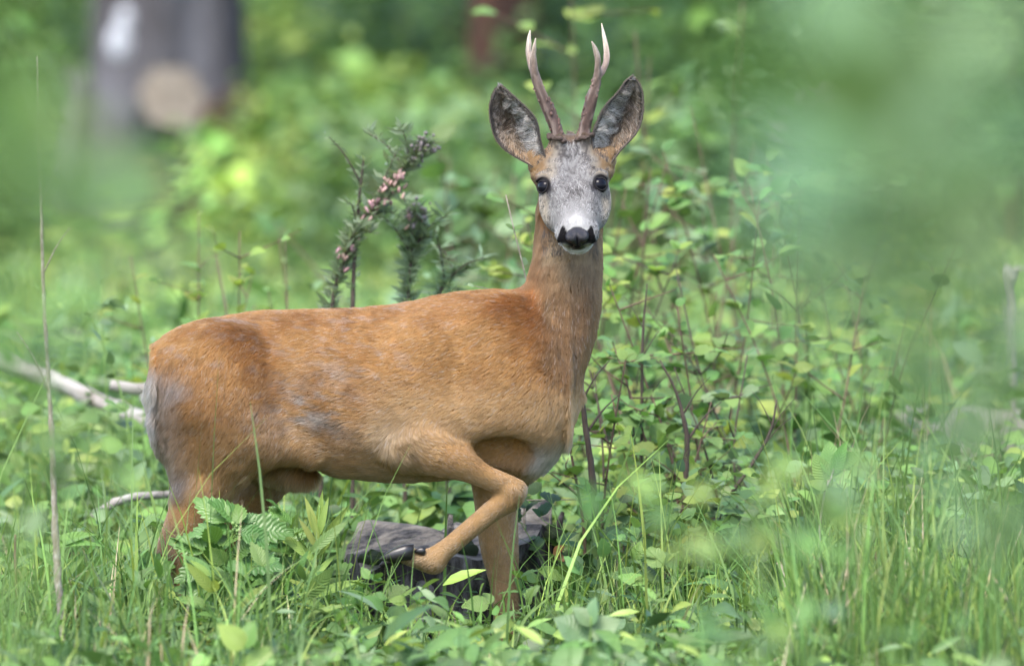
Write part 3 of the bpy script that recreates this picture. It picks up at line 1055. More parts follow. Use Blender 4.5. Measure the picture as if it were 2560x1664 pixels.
def ear(side, inner, outer, tip):
    NU, NV = 26, 17
    E0 = spline(np.array([(*p, 0) for p in inner + [tip]], float), NU)[:, :2]
    E1 = spline(np.array([(*p, 0) for p in outer + [tip]], float), NU)[:, :2]
    V, UV = [], []
    for i in range(NU):
        u_ = i / (NU - 1)
        for j in range(NV):
            w = j / (NV - 1)
            px, py = lerp(E0[i, 0], E1[i, 0], w), lerp(E0[i, 1], E1[i, 1], w)
            s = 2 * w - 1
            wid = np.linalg.norm(E0[i] - E1[i]) / 1250
            cup = (1 - abs(s) ** 2.2) * (wid * .62 + .004) * (1 - .25 * u_)
            roll = .012 * math.exp(-((w - .12) / .12) ** 2) * math.sin(PI * min(u_ * 1.4, 1))
            y = -.050 + .018 * u_ + cup - roll + .010 * (w - .5)
            V.append(W(px, py, y))
            UV.append((u_, w))
    V, UV = np.array(V), np.array(UV)
    f = []
    for i in range(NU - 1):
        for j in range(NV - 1):
            k = i * NV + j
            q = [k, k + 1, k + NV + 1, k + NV]
            f.append(q if side > 0 else q[::-1])
    Q = np.array(f)
    N = vert_normals(V, Q)
    if np.mean(N[:, 1]) > 0:
        Q = Q[:, ::-1]
        N = -N
    nv = len(V)
    th_ = .0022
    V2 = np.vstack([V, V - N * th_])
    Q2 = [list(q) for q in Q] + [[int(x) + nv for x in q[::-1]] for q in Q]
    rim = [i * NV for i in range(NU)] + [(NU - 1) * NV + j for j in range(1, NV)] + [i * NV + NV - 1 for i in range(NU - 2, -1, -1)]
    for a_, b_ in zip(rim[:-1], rim[1:]):
        Q2.append([a_, b_, b_ + nv, a_ + nv])
    u_, w = UV[:, 0], UV[:, 1]

    def ear_col(u_, w, P):
        nn = noise(P, 90, 41)
        c = np.tile(np.array([.19, .155, .13]), (len(u_), 1))
        c = mixv(c, np.array([.17, .105, .06]), np.exp(-((w - .62) / .2) ** 2) * sstep(.05, .3, u_) * sstep(.85, .6, u_) * .6)
        c = mixv(c, np.array([.44, .30, .18]), np.exp(-((w - .8) / .2) ** 2) * sstep(.45, .1, u_) * .8)
        c = mixv(c, np.array([.62, .60, .58]), np.exp(-((w - .22) / .14) ** 2) * sstep(.75, .35, u_) * .9)
        c = mixv(c, np.array([.05, .042, .038]), np.clip(sstep(.06, .0, w) + sstep(.93, 1, w) + sstep(.93, 1.0, u_), 0, 1) * .9)
        return c * lerp(.7, 1.25, nn)[:, None]
    col = ear_col(u_, w, V)
    back = np.tile(np.array([.085, .058, .04]), (nv, 1))
    me = mesh_from('ear', V2, Q2)
    point_color(me, np.vstack([col * 1.5, back]) * TONE)
    eo = obj('ear', me, m_ear, deer)
    # woolly hair inside the cup, short dark hair along the rim
    cnt = 8000
    iu, iw = RNG.random(cnt) ** .8 * .95 + .02, RNG.random(cnt)
    fu, fw = iu * (NU - 1), iw * (NV - 1)
    i0, j0 = np.minimum(fu.astype(int), NU - 2), np.minimum(fw.astype(int), NV - 2)
    du, dv = (fu - i0)[:, None], (fw - j0)[:, None]
    g = lambda A: (A[i0 * NV + j0] * (1 - du) * (1 - dv) + A[i0 * NV + j0 + 1] * (1 - du) * dv + A[(i0 + 1) * NV + j0] * du * (1 - dv) + A[(i0 + 1) * NV + j0 + 1] * du * dv)
    P, Nn = g(V), nrm(g(N))
    tu = nrm(V[np.minimum((i0 + 1), NU - 1) * NV + j0] - V[i0 * NV + j0])
    tw = nrm(V[i0 * NV + j0 + 1] - V[i0 * NV + j0])
    white_band = np.exp(-((iw - .20) / .15) ** 2) * sstep(.92, .45, iu)
    cl = np.stack([noise(P, 75, 51), noise(P, 75, 52), noise(P, 75, 53)], -1) - .5
    D = nrm(tu * (1.0 - 1.1 * white_band)[:, None] + tw * (.95 * white_band - .3 * (iw > .6))[:, None] + cl * 2.0)
    L = lerp(.007, .019, np.clip(white_band + .75 * np.exp(-((iw - .6) / .25) ** 2), 0, 1)) * RNG.uniform(.6, 1.2, cnt)
    rimw = (iw < .05) | (iw > .95) | (iu > .95)
    L = np.where(rimw, .005, L)
    cc = ear_col(iu, iw, P)
    cc = mixv(cc, np.array([.70, .655, .60]), white_band * RNG.random(cnt) * 1.5 + .5 * (RNG.random(cnt) < .22) * (~rimw))
    cc = np.where((rimw | (RNG.random(cnt) < .22))[:, None], np.array([.035, .03, .028]), cc)
    k = 6
    s = np.linspace(0, 1, k)[None, :, None]
    ph = (noise(P, 60, 55) * 12)[:, None, None]
    curl = np.cross(D, Nn)[:, None] * np.sin(s * 5 + ph) * .22
    pts = P[:, None] + L[:, None, None] * (D[:, None] * s * .9 + Nn[:, None] * (.55 * np.sin(s * 2.3)) + curl * s)
    rad = np.broadcast_to((np.linspace(1, .3, k) * .00034)[None], (cnt, k))
    hair_object('ear_hair', pts, rad, np.clip(1.5 * cc * np.exp(RNG.normal(0, .2, cnt))[:, None], .004, .9), eo)
    # back of the ear and the rim
    cnt = 5000
    P, Nn = sample_surface(V2[nv:], np.array(Q)[:, ::-1], -N, cnt)
    D = np.tile(nrm(W(*tip, 0) - W(*inner[0], 0)), (cnt, 1))
    pts, rad = grow(P, Nn, D, RNG.uniform(.005, .009, cnt), np.radians(RNG.uniform(10, 35, cnt)), np.full(cnt, .0003))
    hair_object('ear_fur', pts, rad, np.tile(np.array([.14, .09, .055]), (cnt, 1)) * np.exp(RNG.normal(0, .2, (cnt, 1))), eo)


ear(-1, [(1362, 392), (1351, 350), (1343, 308), (1327, 282), (1292, 249), (1268, 227)], [(1336, 418), (1268, 378), (1238, 342), (1225, 288), (1228, 250), (1238, 226)], (1251, 216))
ear(1, [(1484, 376), (1481, 338), (1494, 303), (1508, 273), (1547, 229), (1564, 205)], [(1520, 416), (1553, 373), (1591, 331), (1606, 287), (1606, 236), (1596, 208)], (1580, 193))
# ------------------------------------------------------------------ ground
def gz(x, y):
    p = np.stack(np.broadcast_arrays(np.asarray(x, float), np.asarray(y, float), 0.0), -1).reshape(-1, 3)
    h = (noise(p, .35, 81) - .5) * .22 + (noise(p, 1.6, 82) - .5) * .06
    near = np.clip((np.hypot(p[:, 0] + .2, p[:, 1]) - .8) / 3, 0, 1)
    return (h * near).reshape(np.broadcast(x, y).shape)


def Gp(px, Y):
    """Point on the ground at depth Y under photo column px."""
    x = (px - 1280) / FPX * (CAM_D + Y)
    return np.array([x, Y, float(gz(x, Y))])


m_soil, nt, b = new_mat('forest_soil')
n1 = noise_node(nt, 3, 8, .7)
r1 = ramp(nt, [(.3, (.022, .030, .009)), (.5, (.05, .075, .02)), (.7, (.07, .085, .03))], n1.outputs['Fac'])
nt.links.new(r1.outputs['Color'], b.inputs['Base Color'])
b.inputs['Roughness'].default_value = .95
n2 = noise_node(nt, 30, 8, .7)
bump(nt, n2.outputs['Fac'], 1, .03, b)
gx_ = np.r_[np.linspace(-400, -12, 14)[:-1], np.linspace(-12, 12, 97), np.linspace(12, 400, 14)[1:]]
gy_ = np.r_[np.linspace(-120, -16, 8)[:-1], np.linspace(-16, 30, 150), np.linspace(30, 700, 20)[1:]]
GX, GY = np.meshgrid(gx_, gy_, indexing='ij')
GV = np.stack([GX, GY, gz(GX, GY)], -1).reshape(-1, 3)
ii, jj = np.meshgrid(np.arange(len(gx_) - 1), np.arange(len(gy_) - 1), indexing='ij')
k = (ii * len(gy_) + jj).ravel()
GQ = np.stack([k, k + len(gy_), k + len(gy_) + 1, k + 1], -1)
ground = obj('ground', mesh_from('ground', GV, GQ), m_soil)
tag(ground, 'dark woodland soil under the grass and herbs', kind='structure')


# ------------------------------------------------------------------ leaves
def leaf_tmpl(kind, n=6, serr=0.0, fold=.25, droop=.25, seed=0):
    """Leaf of unit length along +Y, unit-less half width, normal +Z -> V, Q, shade, (t, s)."""
    t = np.linspace(0, 1, n + 1)
    if kind == 'ovate':
        w = np.sin(PI * t ** .72) ** .85 * .36
    elif kind == 'lance':
        w = np.sin(PI * t ** .80) ** .9 * .145
    elif kind == 'round':
        w = np.sqrt(np.clip(1 - (2 * t - 1) ** 2, 0, 1)) * .46 * (1 + .1 * t)
    elif kind == 'heart':
        w = np.sin(PI * t ** .6) ** .8 * .43
    else:
        w = .03 * (1 - t) + .004
    w[0] = max(w[0], .012)
    w[-1] = .004
    V, S, UVs = [], [], []
    cols = (-1, -.5, 0, .5, 1) if n >= 8 else (-1, 0, 1)
    for i, (tt, ww) in enumerate(zip(t, w)):
        for c in cols:
            tooth = 1 + (serr * (1 if i % 2 else -1) if abs(c) == 1 and 0 < i < n else 0)
            x = c * ww * tooth
            z = -droop * tt ** 2 * .55 + fold * abs(x) - fold * .6 * abs(x) ** 2 / max(.4, 1e-3)
            if len(cols) == 5 and abs(c) == .5:
                z += .012 * (1 if i % 2 else -1)
            y = tt - (.06 * abs(c) * (1 - tt) if n >= 8 else 0) + (.035 * (1 if i % 2 else -1) * abs(c) * (serr > 0))
            V.append((x, y, z))
            S.append(1.12 if c == 0 else 1.0)
            UVs.append((tt, c))
    m = len(cols)
    Q = [[i * m + j, i * m + j + 1, (i + 1) * m + j + 1, (i + 1) * m + j] for i in range(n) for j in range(m - 1)]
    return np.array(V), np.array(Q), np.array(S), np.array(UVs)


def frames(d, n):
    d = nrm(d)
    x = nrm(np.cross(d, n))
    z = np.cross(x, d)
    return np.stack([x, d, z], -1)                   # columns


def scatter(tmpl, pos, d, n, length, width, tint):
    V, Q, S, _ = tmpl
    m, k = len(pos), len(V)
    R = frames(d, n)
    L = np.stack([length * width, length, length], -1)
    P = (V[None] * L[:, None]) @ R.transpose(0, 2, 1) + pos[:, None]
    F = Q[None] + (np.arange(m) * k)[:, None, None]
    c = tint[:, None] * S[None, :, None]
    return P.reshape(-1, 3), F.reshape(-1, Q.shape[1]), c.reshape(-1, 3)


def cat(parts):
    vs, fs, cs, o = [], [], [], 0
    for v, f, c in parts:
        vs.append(v)
        fs.append(f + o)
        cs.append(c)
        o += len(v)
    return np.vstack(vs), np.vstack(fs), np.vstack(cs)


def leaf_mat(name, col, trans=.30, gloss=.35, var=.12, veins=0.0, rough=.45, tint=False):
    m, nt, b = new_mat(name)
    out = nt.nodes['Material Output']
    if tint:
        a = attr(nt, 'coat')
        base = a.outputs['Color']
    else:
        rgb = nt.nodes.new('ShaderNodeRGB')
        rgb.outputs[0].default_value = (*col, 1)
        base = rgb.outputs[0]
    oi = nt.nodes.new('ShaderNodeObjectInfo')
    hs = nt.nodes.new('ShaderNodeHueSaturation')
    mr = nt.nodes.new('ShaderNodeMapRange')
    mr.inputs['To Min'].default_value = .5 - var * .18
    mr.inputs['To Max'].default_value = .5 + var * .18
    nt.links.new(oi.outputs['Random'], mr.inputs['Value'])
    nt.links.new(mr.outputs[0], hs.inputs['Hue'])
    mr2 = nt.nodes.new('ShaderNodeMapRange')
    mr2.inputs['To Min'].default_value = 1 - var * 2
    mr2.inputs['To Max'].default_value = 1 + var * 2.2
    wn_ = nt.nodes.new('ShaderNodeTexWhiteNoise')
    wn_.noise_dimensions = '1D'
    nt.links.new(oi.outputs['Random'], wn_.inputs['W'])
    nt.links.new(wn_.outputs['Value'], mr2.inputs['Value'])
    nt.links.new(mr2.outputs[0], hs.inputs['Value'])
    nt.links.new(base, hs.inputs['Color'])
    nz = noise_node(nt, 90, 4, .6)
    colr = mixc(nt, .5, hs.outputs['Color'], ramp(nt, [(.3, (.72, .76, .7)), (.7, (1.22, 1.18, 1.15))], nz.outputs['Fac']).outputs['Color'], 'MULTIPLY')
    if veins:
        la = attr(nt, 'leaf_uv')
        sp = nt.nodes.new('ShaderNodeSeparateXYZ')
        nt.links.new(la.outputs['Vector'], sp.inputs[0])
        ab = nt.nodes.new('ShaderNodeMath')
        ab.operation = 'ABSOLUTE'
        nt.links.new(sp.outputs['Y'], ab.inputs[0])
        ml = nt.nodes.new('ShaderNodeMath')
        ml.operation = 'MULTIPLY_ADD'
        nt.links.new(ab.outputs[0], ml.inputs[0])
        ml.inputs[1].default_value = -.22
        nt.links.new(sp.outputs['X'], ml.inputs[2])
        sn = nt.nodes.new('ShaderNodeMath')
        sn.operation = 'MULTIPLY'
        nt.links.new(ml.outputs[0], sn.inputs[0])
        sn.inputs[1].default_value = 2 * PI * 11
        si = nt.nodes.new('ShaderNodeMath')
        si.operation = 'SINE'
        nt.links.new(sn.outputs[0], si.inputs[0])
        rr = ramp(nt, [(.0, (1, 1, 1)), (.86, (1, 1, 1)), (1.0, (1.35, 1.3, 1.4))], si.outputs[0])
        colr = mixc(nt, veins, colr, rr.outputs['Color'], 'MULTIPLY')
        bump(nt, si.outputs[0], .35, .002, b)
    nt.links.new(colr, b.inputs['Base Color'])
    b.inputs['Roughness'].default_value = rough
    b.inputs['Specular IOR Level'].default_value = gloss
    tr = nt.nodes.new('ShaderNodeBsdfTranslucent')
    tcol = mixc(nt, 1.0, colr, (1.05, 1.08, .65), 'MULTIPLY')
    nt.links.new(tcol, tr.inputs['Color'])
    ms = nt.nodes.new('ShaderNodeMixShader')
    ms.inputs[0].default_value = trans
    nt.links.new(b.outputs[0], ms.inputs[1])
    nt.links.new(tr.outputs[0], ms.inputs[2])
    nt.links.new(ms.outputs[0], out.inputs['Surface'])
    return m


G_FRESH, G_MID, G_DEEP, G_BLUE, G_YEL = (np.array(c) for c in ((.128, .228, .056), (.094, .172, .048), (.042, .090, .026), (.130, .205, .095), (.215, .290, .066)))
M_tint = leaf_mat('herb_leaves', None, .30, .35, .0, tint=True)
M_grass = leaf_mat('grass_blades', None, .32, .30, .0, tint=True)
LM = {'fresh': leaf_mat('fresh_leaf', G_FRESH, veins=.6), 'mid': leaf_mat('mid_green_leaf', G_MID, veins=.6), 'deep': leaf_mat('deep_green_leaf', G_DEEP, veins=.6),
      'blue': leaf_mat('downy_leaf', G_BLUE, gloss=.45, veins=.5), 'yellow': leaf_mat('young_leaf', G_YEL, .45, veins=.5), 'red': leaf_mat('reddish_leaf', (.16, .07, .03), .35),
      'silver': leaf_mat('sky_sheen_leaf', (.145, .245, .125), .3, gloss=.4),  # silver: sky reflection on the near leaves, painted in as a paler base colour
      'nettle': leaf_mat('toothed_leaf', (.085, .175, .040), .33, .45, .10, veins=.9, rough=.38)}
M_stem = {'brown': wood_mat('brown_twig', [(.3, (.05, .03, .02)), (.6, (.13, .085, .06)), (.8, (.22, .17, .14))], 60, (1, 1, .3), .8, .5, .002),
          'green': wood_mat('green_stem', [(.3, (.09, .16, .035)), (.7, (.17, .27, .07))], 40, (1, 1, .3), .6, .2, .001),
          'grey': wood_mat('lichen_grey_stem', [(.25, (.10, .075, .055)), (.5, (.24, .20, .165)), (.72, (.42, .40, .36))], 120, (1, 1, .5), .9, .9, .003),
          'dark': wood_mat('dark_stem', [(.3, (.028, .02, .016)), (.7, (.08, .06, .048))], 60, (1, 1, .3), .8, .5, .002),
          'straw': wood_mat('dry_straw', [(.3, (.30, .22, .15)), (.6, (.52, .44, .34)), (.8, (.66, .60, .52))], 80, (1, 1, .2), .8, .4, .002)}


def uv_mesh(name, tmpl, mat):
    V, Q, S, U = tmpl
    me = mesh_from(name, V, Q)
    a = me.attributes.new('leaf_uv', 'FLOAT_VECTOR', 'POINT')
    a.data.foreach_set('vector', np.c_[U, np.zeros(len(U))].astype(np.float32).ravel())
    me.materials.append(mat)
    return me


_lm = {}


def leaf_mesh(kind, mat, var=0):
    key = (kind, mat, var)
    if key not in _lm:
        r = random.Random(str(key))
        k, n, serr = {'ovate': ('ovate', 8, .0), 'tooth': ('ovate', 14, .10), 'lance': ('lance', 8, .0), 'round': ('round', 8, .0), 'heart': ('heart', 10, .07), 'broad': ('ovate', 8, .04)}[kind]
        _lm[key] = uv_mesh('leaf', leaf_tmpl(k, n, serr, r.uniform(.15, .5), r.uniform(.1, .75)), LM[mat])
    return _lm[key]


def put_leaf(me, pos, d, n, L, wid, parent, name='leaf'):
    R = frames(np.asarray(d, float)[None], np.asarray(n, float)[None])[0]
    o = bpy.data.objects.new(name, me)
    M = Matrix(((R[0, 0] * L * wid, R[0, 1] * L, R[0, 2] * L, pos[0]), (R[1, 0] * L * wid, R[1, 1] * L, R[1, 2] * L, pos[1]), (R[2, 0] * L * wid, R[2, 1] * L, R[2, 2] * L, pos[2]), (0, 0, 0, 1)))
    o.parent = parent
    o.matrix_basis = M
    C.objects.link(o)
    return o


rnd = random.Random(11)


def rdir(up=.3):
    a = rnd.uniform(0, 2 * PI)
    return nrm(np.array([math.cos(a), math.sin(a), rnd.uniform(-.2, 1) * up + .05]))


def shrub(name, label, cat_, group, px, Y, h, n_stems=3, leaf='ovate', mat='mid', n_leaves=30, size=.05, wid=1.0, stem='brown', spread=.35, r0=.005, start=.25, bare=0, whorl=False, lean=(0, 0)):
    """A plant rooted in the ground: stem meshes with twigs, and each leaf an object of its own."""
    g = Gp(px, Y)
    root = thing(name, label, cat_, g, group)
    spots = []
    for s in range(n_stems):
        a = rnd.uniform(0, 2 * PI)
        sp = spread * h * (rnd.uniform(.3, 1) if n_stems > 1 else .25)
        top = np.array([math.cos(a) * sp + lean[0] * h, math.sin(a) * sp * .7 + lean[1] * h, h * rnd.uniform(.72, 1) if s else h])
        j = lambda q: np.array([rnd.gauss(0, q), rnd.gauss(0, q), 0])
        base = np.array([math.cos(a), math.sin(a), 0]) * .012 * n_stems
        path = spline(np.array([base - EZ * .02, top * .33 * np.array([.6, .6, 1]) + j(.012 * h), top * .66 * np.array([.85, .85, 1]) + j(.02 * h), top]), 14)
        parts = [tube(path, np.linspace(r0, r0 * .3, 14), 5, True, .2, s)]
        nt_ = 2 + int(n_leaves / n_stems / 7)
        for q in range(nt_):
            i = rnd.randint(4, 12)
            d = rdir(.9)
            ln_ = h * rnd.uniform(.10, .24)
            e = path[i] + d * ln_
            mid = (path[i] + e) / 2 + j(.01)
            tw = spline(np.array([path[i], mid, e]), 7)
            parts.append(tube(tw, np.linspace(r0 * .5, r0 * .18, 7), 4))
            if q >= bare:
                spots.append((tw, d))
        spots.append((path[int(14 * start):], nrm(path[-1] - path[-3])))
        spots.append((path[int(14 * start):], nrm(path[-1] - path[-3])))
        v, f = join_geo(parts)
        obj('stem', mesh_from('stem', v, f), M_stem[stem], root)
    for q in range(n_leaves):
        tw, d0 = spots[q % len(spots)]
        u = rnd.random() ** .7
        p = tw[min(int(u * len(tw)), len(tw) - 1)]
        d = nrm(rdir(.5) + d0 * .6)
        nn = nrm(np.array([rnd.gauss(0, .6), rnd.gauss(0, .5) - .65, 1]))
        put_leaf(leaf_mesh(leaf, mat if rnd.random() < .75 else {'mid': 'fresh', 'fresh': 'yellow', 'deep': 'mid', 'blue': 'mid', 'yellow': 'fresh'}.get(mat, mat), rnd.randint(0, 2)),
                 p, d, nn, size * rnd.uniform(.55, 1.2) * (1.05 - .3 * u), wid * rnd.uniform(.85, 1.15), root)
    return root


# ---- stuff: grass and low herbs
def field_pts(n, y0, y1, pw=1.0, margin=1.25, x0=-1, x1=1):
    """Points over the wedge of ground in view, plus a margin."""
    y = y0 + (y1 - y0) * RNG.random(n) ** pw
    half = (1280 / FPX) * (CAM_D + y) * margin + .25
    x = half * RNG.uniform(x0, x1, n)
    return np.stack([x, y, gz(x, y)], -1)


def blocked(p, r=.06):
    """True where the deer's standing feet or the stump are."""
    m = np.zeros(len(p), bool)
    for q, rr in ((W(1268, 1600, .04), .045), (W(490, 1600, -.055), .05), (W(545, 1590, .11), .05)):
        m |= np.hypot(p[:, 0] - q[0], p[:, 1] - q[1]) < rr
    sx = 1280 + p[:, 0] / (CAM_D + p[:, 1]) * FPX
    m |= (sx > 880) & (sx < 1330) & (p[:, 1] > -1.1) & (p[:, 1] < .1) & (RNG.random(len(p)) < np.where(p[:, 1] > -.45, .70, .40))
    m |= (sx > 350) & (sx < 500) & (p[:, 1] > -1.2) & (p[:, 1] < .0) & (RNG.random(len(p)) < .6)
    m |= (sx > 2170) & (sx < 2600) & (p[:, 1] > 1.5) & (p[:, 1] < 4.3) & (RNG.random(len(p)) < .82)
    m |= (sx > -50) & (sx < 420) & (p[:, 1] > .3) & (p[:, 1] < 1.9) & (RNG.random(len(p)) < .35)
    m |= (sx > 230) & (sx < 760) & (p[:, 1] > 14) & (p[:, 1] < 27) & (RNG.random(len(p)) < .7)
    m |= (((p[:, 0] + .115) / .29) ** 2 + ((p[:, 1] - .33) / .33) ** 2 < 1) & (RNG.random(len(p)) < .93)
    return m


def tints(n, cols, wts, spread=.16):
    c = np.array(cols)[RNG.choice(len(cols), n, p=np.array(wts) / sum(wts))]
    c = c * np.exp(RNG.normal(0, spread, (n, 1)))
    return c * np.exp(RNG.normal(0, .05, (n, 3)))


def blades(p, h, w, lean=.5, seg=4):
    n = len(p)
    a = RNG.uniform(0, 2 * PI, n)
    ld = np.stack([np.cos(a), np.sin(a), np.zeros(n)], -1)
    fa = a + RNG.normal(PI / 2, .5, n)
    sd = np.stack([np.cos(fa), np.sin(fa), np.zeros(n)], -1)
    bend = np.abs(RNG.normal(0, lean, n)) + .08
    t = np.linspace(0, 1, seg + 1)
    c = p[:, None] + EZ * (h[:, None] * (t - .32 * bend[:, None] * t ** 2))[..., None] + ld[:, None] * (h * bend)[:, None, None] * (t ** 2)[None, :, None]
    ww = w[:, None] * np.array([.8, 1, .85, .55, .08] if seg == 4 else np.linspace(1, .1, seg + 1))[None]
    V = np.stack([c - sd[:, None] * ww[..., None], c + sd[:, None] * ww[..., None]], 2).reshape(n, -1, 3)
    i = np.arange(seg) * 2
    Q = np.stack([i, i + 1, i + 3, i + 2], -1)
    F = Q[None] + (np.arange(n) * (2 * seg + 2))[:, None, None]
    return V.reshape(-1, 3), F.reshape(-1, 4), 2 * seg + 2


def grass(name, specs, label):
    parts = []
    for p, h, w, lean, cols, wts in specs:
        p = p[~blocked(p)]
        n = len(p)
        hh = h * np.exp(RNG.normal(0, .32, n)) * lerp(.55, 1.35, noise(p, 3.0, 77))
        v, f, k = blades(p, hh, w * np.exp(RNG.normal(0, .3, n)), lean)
        parts.append((v, f, np.repeat(tints(n, cols, wts), k, 0)))
    v, f, c = cat(parts)
    me = mesh_from(name, v, f)
    point_color(me, c)
    o = obj(name, me, M_grass)
    return tag(o, label, kind='stuff')


STRAW = np.array([.42, .34, .22])
GC = ([G_FRESH, G_MID, G_YEL, G_DEEP, STRAW], [4.5, 4, 2, 3, .8])
right = field_pts(5200, -1.6, 1.6, 1, 1.15, .38, 1.0)
left = field_pts(3600, -1.5, 1.2, 1, 1.1, -1.0, -.30)
grass('grass', [(field_pts(5200, -2.2, 1.6), .13, .0022, .55, *GC),
                (right, .27, .0024, .30, *GC), (left, .17, .0024, .5, *GC),
                (field_pts(700, -.6, -.1, 1, 1.1, -.8, .6), .26, .0022, .35, [G_FRESH, G_YEL, G_MID], [3, 2, 3]), (field_pts(1500, -.5, 1.5, 1, 1.1, -.6, .5), .20, .0032, .6, [G_FRESH, G_YEL, G_MID], [3, 1.5, 3]),
                (field_pts(22000, 1.4, 9, 1.2, 2.0), .26, .0032, .4, *GC),
                (field_pts(44000, 7, 60, 1.25, 2.6), .20, .005, .4, [G_FRESH, G_MID, G_YEL], [3, 2, 2.6])], 'fresh green grass growing through the clearing')

T_OV, T_LA, T_RO = leaf_tmpl('ovate', 4, 0, .3, .35), leaf_tmpl('lance', 4, 0, .3, .5), leaf_tmpl('round', 4, 0, .25, .2)


def herbs(specs):
    parts = []
    for p, hmax, size, cols, wts, tm in specs:
        p = p[~blocked(p)]
        n = len(p)
        z = hmax * RNG.random(n) ** 1.2
        pos = p + EZ * z[:, None]
        a = RNG.uniform(0, 2 * PI, n)
        d = np.stack([np.cos(a), np.sin(a), RNG.uniform(-.25, 1.0, n)], -1)
        nn = np.stack([RNG.normal(0, .7, n), RNG.normal(-.5, .7, n), np.ones(n)], -1)
        parts.append(scatter(tm, pos, d, nrm(nn), size * np.exp(RNG.normal(0, .35, n)), RNG.uniform(.8, 1.15, n), tints(n, cols, wts)))
    return cat(parts)


HC = [G_FRESH, G_MID, G_DEEP, G_BLUE, G_YEL]
v, f, c = herbs([(field_pts(9000, -2.0, 1.5), .11, .035, HC, [4, 5, 3, 2, 1.2], T_OV), (field_pts(3500, -1.8, 1.5), .16, .055, HC, [4, 5, 3, 2, 1], T_LA),
                 (field_pts(3000, -1.5, 1.5), .08, .028, HC, [3, 5, 3, 2, 1], T_RO),
                 (field_pts(5200, .1, 2.2, 1, 1.15, .06, 1.0), .34, .034, HC, [5, 5, 3, 3, 1.5], T_OV),
                 (field_pts(3200, .5, 2.6, 1, 1.15, -1, .1), .22, .042, HC, [5, 5, 3, 2, 1.5], T_OV),
                 (field_pts(20000, 1.5, 8, 1.2, 2.0), .38, .042, HC, [5, 4, 2, 2, 2], T_OV), (field_pts(4000, 1.5, 8, 1.2), .42, .08, HC, [5, 4, 2, 2, 2], T_LA),
                 (field_pts(56000, 7, 60, 1.3, 2.6), .20, .06, HC, [5, 3, 1.2, 1, 4.5], T_OV)])
me = mesh_from('ground_cover', v, f)
point_color(me, c)
tag(obj('ground_cover', me, M_tint), 'low mixed green herbs covering the woodland floor', kind='stuff')

# ------------------------------------------------------------------ dead wood
m_stump_top = wood_mat('weathered_wood', [(.34, (.012, .011, .011)), (.42, (.09, .086, .088)), (.5, (.22, .198, .172)), (.68, (.42, .39, .35))], 13, (.6, 1.6, 1), .85, 1.0, .03)
m_stump_side = wood_mat('charred_bark', [(.32, (.010, .008, .008)), (.48, (.035, .028, .026)), (.60, (.15, .135, .13)), (.74, (.40, .39, .39))], 22, (1, 1, .22), .9, 1.0, .02)
m_log = wood_mat('bleached_log', [(.3, (.12, .10, .085)), (.5, (.25, .23, .21)), (.75, (.40, .38, .37))], 9, (1, 1, 1), .85, .6, .01)
m_grey = wood_mat('grey_trunk', [(.28, (.025, .02, .02)), (.45, (.07, .064, .068)), (.62, (.14, .136, .15)), (.8, (.25, .25, .28))], 3.2, (1, 1, .3), .9, 1.0, .05)
m_brown = wood_mat('rotten_brown_wood', [(.3, (.018, .010, .007)), (.55, (.06, .03, .02)), (.8, (.14, .07, .045))], 5, (1, 1, .4), .9, .9, .03)
m_red = wood_mat('red_rot', [(.3, (.06, .022, .014)), (.7, (.18, .065, .04))], 7, (1, 1, 1), .9, .8, .02)
m_lichen = wood_mat('white_lichen', [(.3, (.32, .33, .36)), (.7, (.52, .53, .57))], 12, (1, 1, 1), .9, .6, .01)


def trunk_geo(h, r, seg=40, rings=14, flare=.5, lobes=5, seed=0, top_tilt=(0, 0), cut=.1):
    """Irregular stump: side faces and the broken top, returned separately."""
    th = np.arange(seg) / seg * 2 * PI
    V = []
    for i in range(rings + 1):
        t = i / rings
        q = np.stack([np.cos(th) * 1.4, np.sin(th) * 1.4, np.full(seg, t * 1.2)], -1)
        rr = r * (1 + flare * (1 - t) ** 2.5 * (.6 + .6 * np.sin(th * lobes + seed) ** 2)) * (.84 + .32 * noise(q, 1.7, seed)) * (1 + .06 * (noise(q, 9, seed + 1) - .5))
        top = h + top_tilt[0] * np.cos(th) + top_tilt[1] * np.sin(th) + cut * (noise(q * np.array([1, 1, 0]), 2.4, seed + 2) - .5)
        z = t * top - .03 * (1 - t)
        V.append(np.stack([np.cos(th) * rr, np.sin(th) * rr, z], -1))
    S = np.vstack(V)
    i, j = np.meshgrid(np.arange(rings), np.arange(seg), indexing='ij')
    a, bq = i * seg + j, i * seg + (j + 1) % seg
    F = np.stack([a, bq, bq + seg, a + seg], -1).reshape(-1, 4)
    rim = V[-1]
    T = [rim]
    ctr = rim.mean(0)
    for k in (.75, .5, .25, .02):
        rg = ctr + (rim - ctr) * k
        rg[:, 2] += (noise(rg, 14, seed + 5) - .5) * .03 + .006
        T.append(rg)
    Tv = np.vstack(T)
    i, j = np.meshgrid(np.arange(4), np.arange(seg), indexing='ij')
    a, bq = i * seg + j, i * seg + (j + 1) % seg
    TF = np.stack([a, bq, bq + seg, a + seg], -1).reshape(-1, 4)
    return (S, F), (Tv, TF)


def place(geo, loc, sx=1, sy=1, rot=0):
    v, f = geo
    c, s = math.cos(rot), math.sin(rot)
    v = v * np.array([sx, sy, 1])
    v = np.stack([v[:, 0] * c - v[:, 1] * s, v[:, 0] * s + v[:, 1] * c, v[:, 2]], -1)
    return v, f


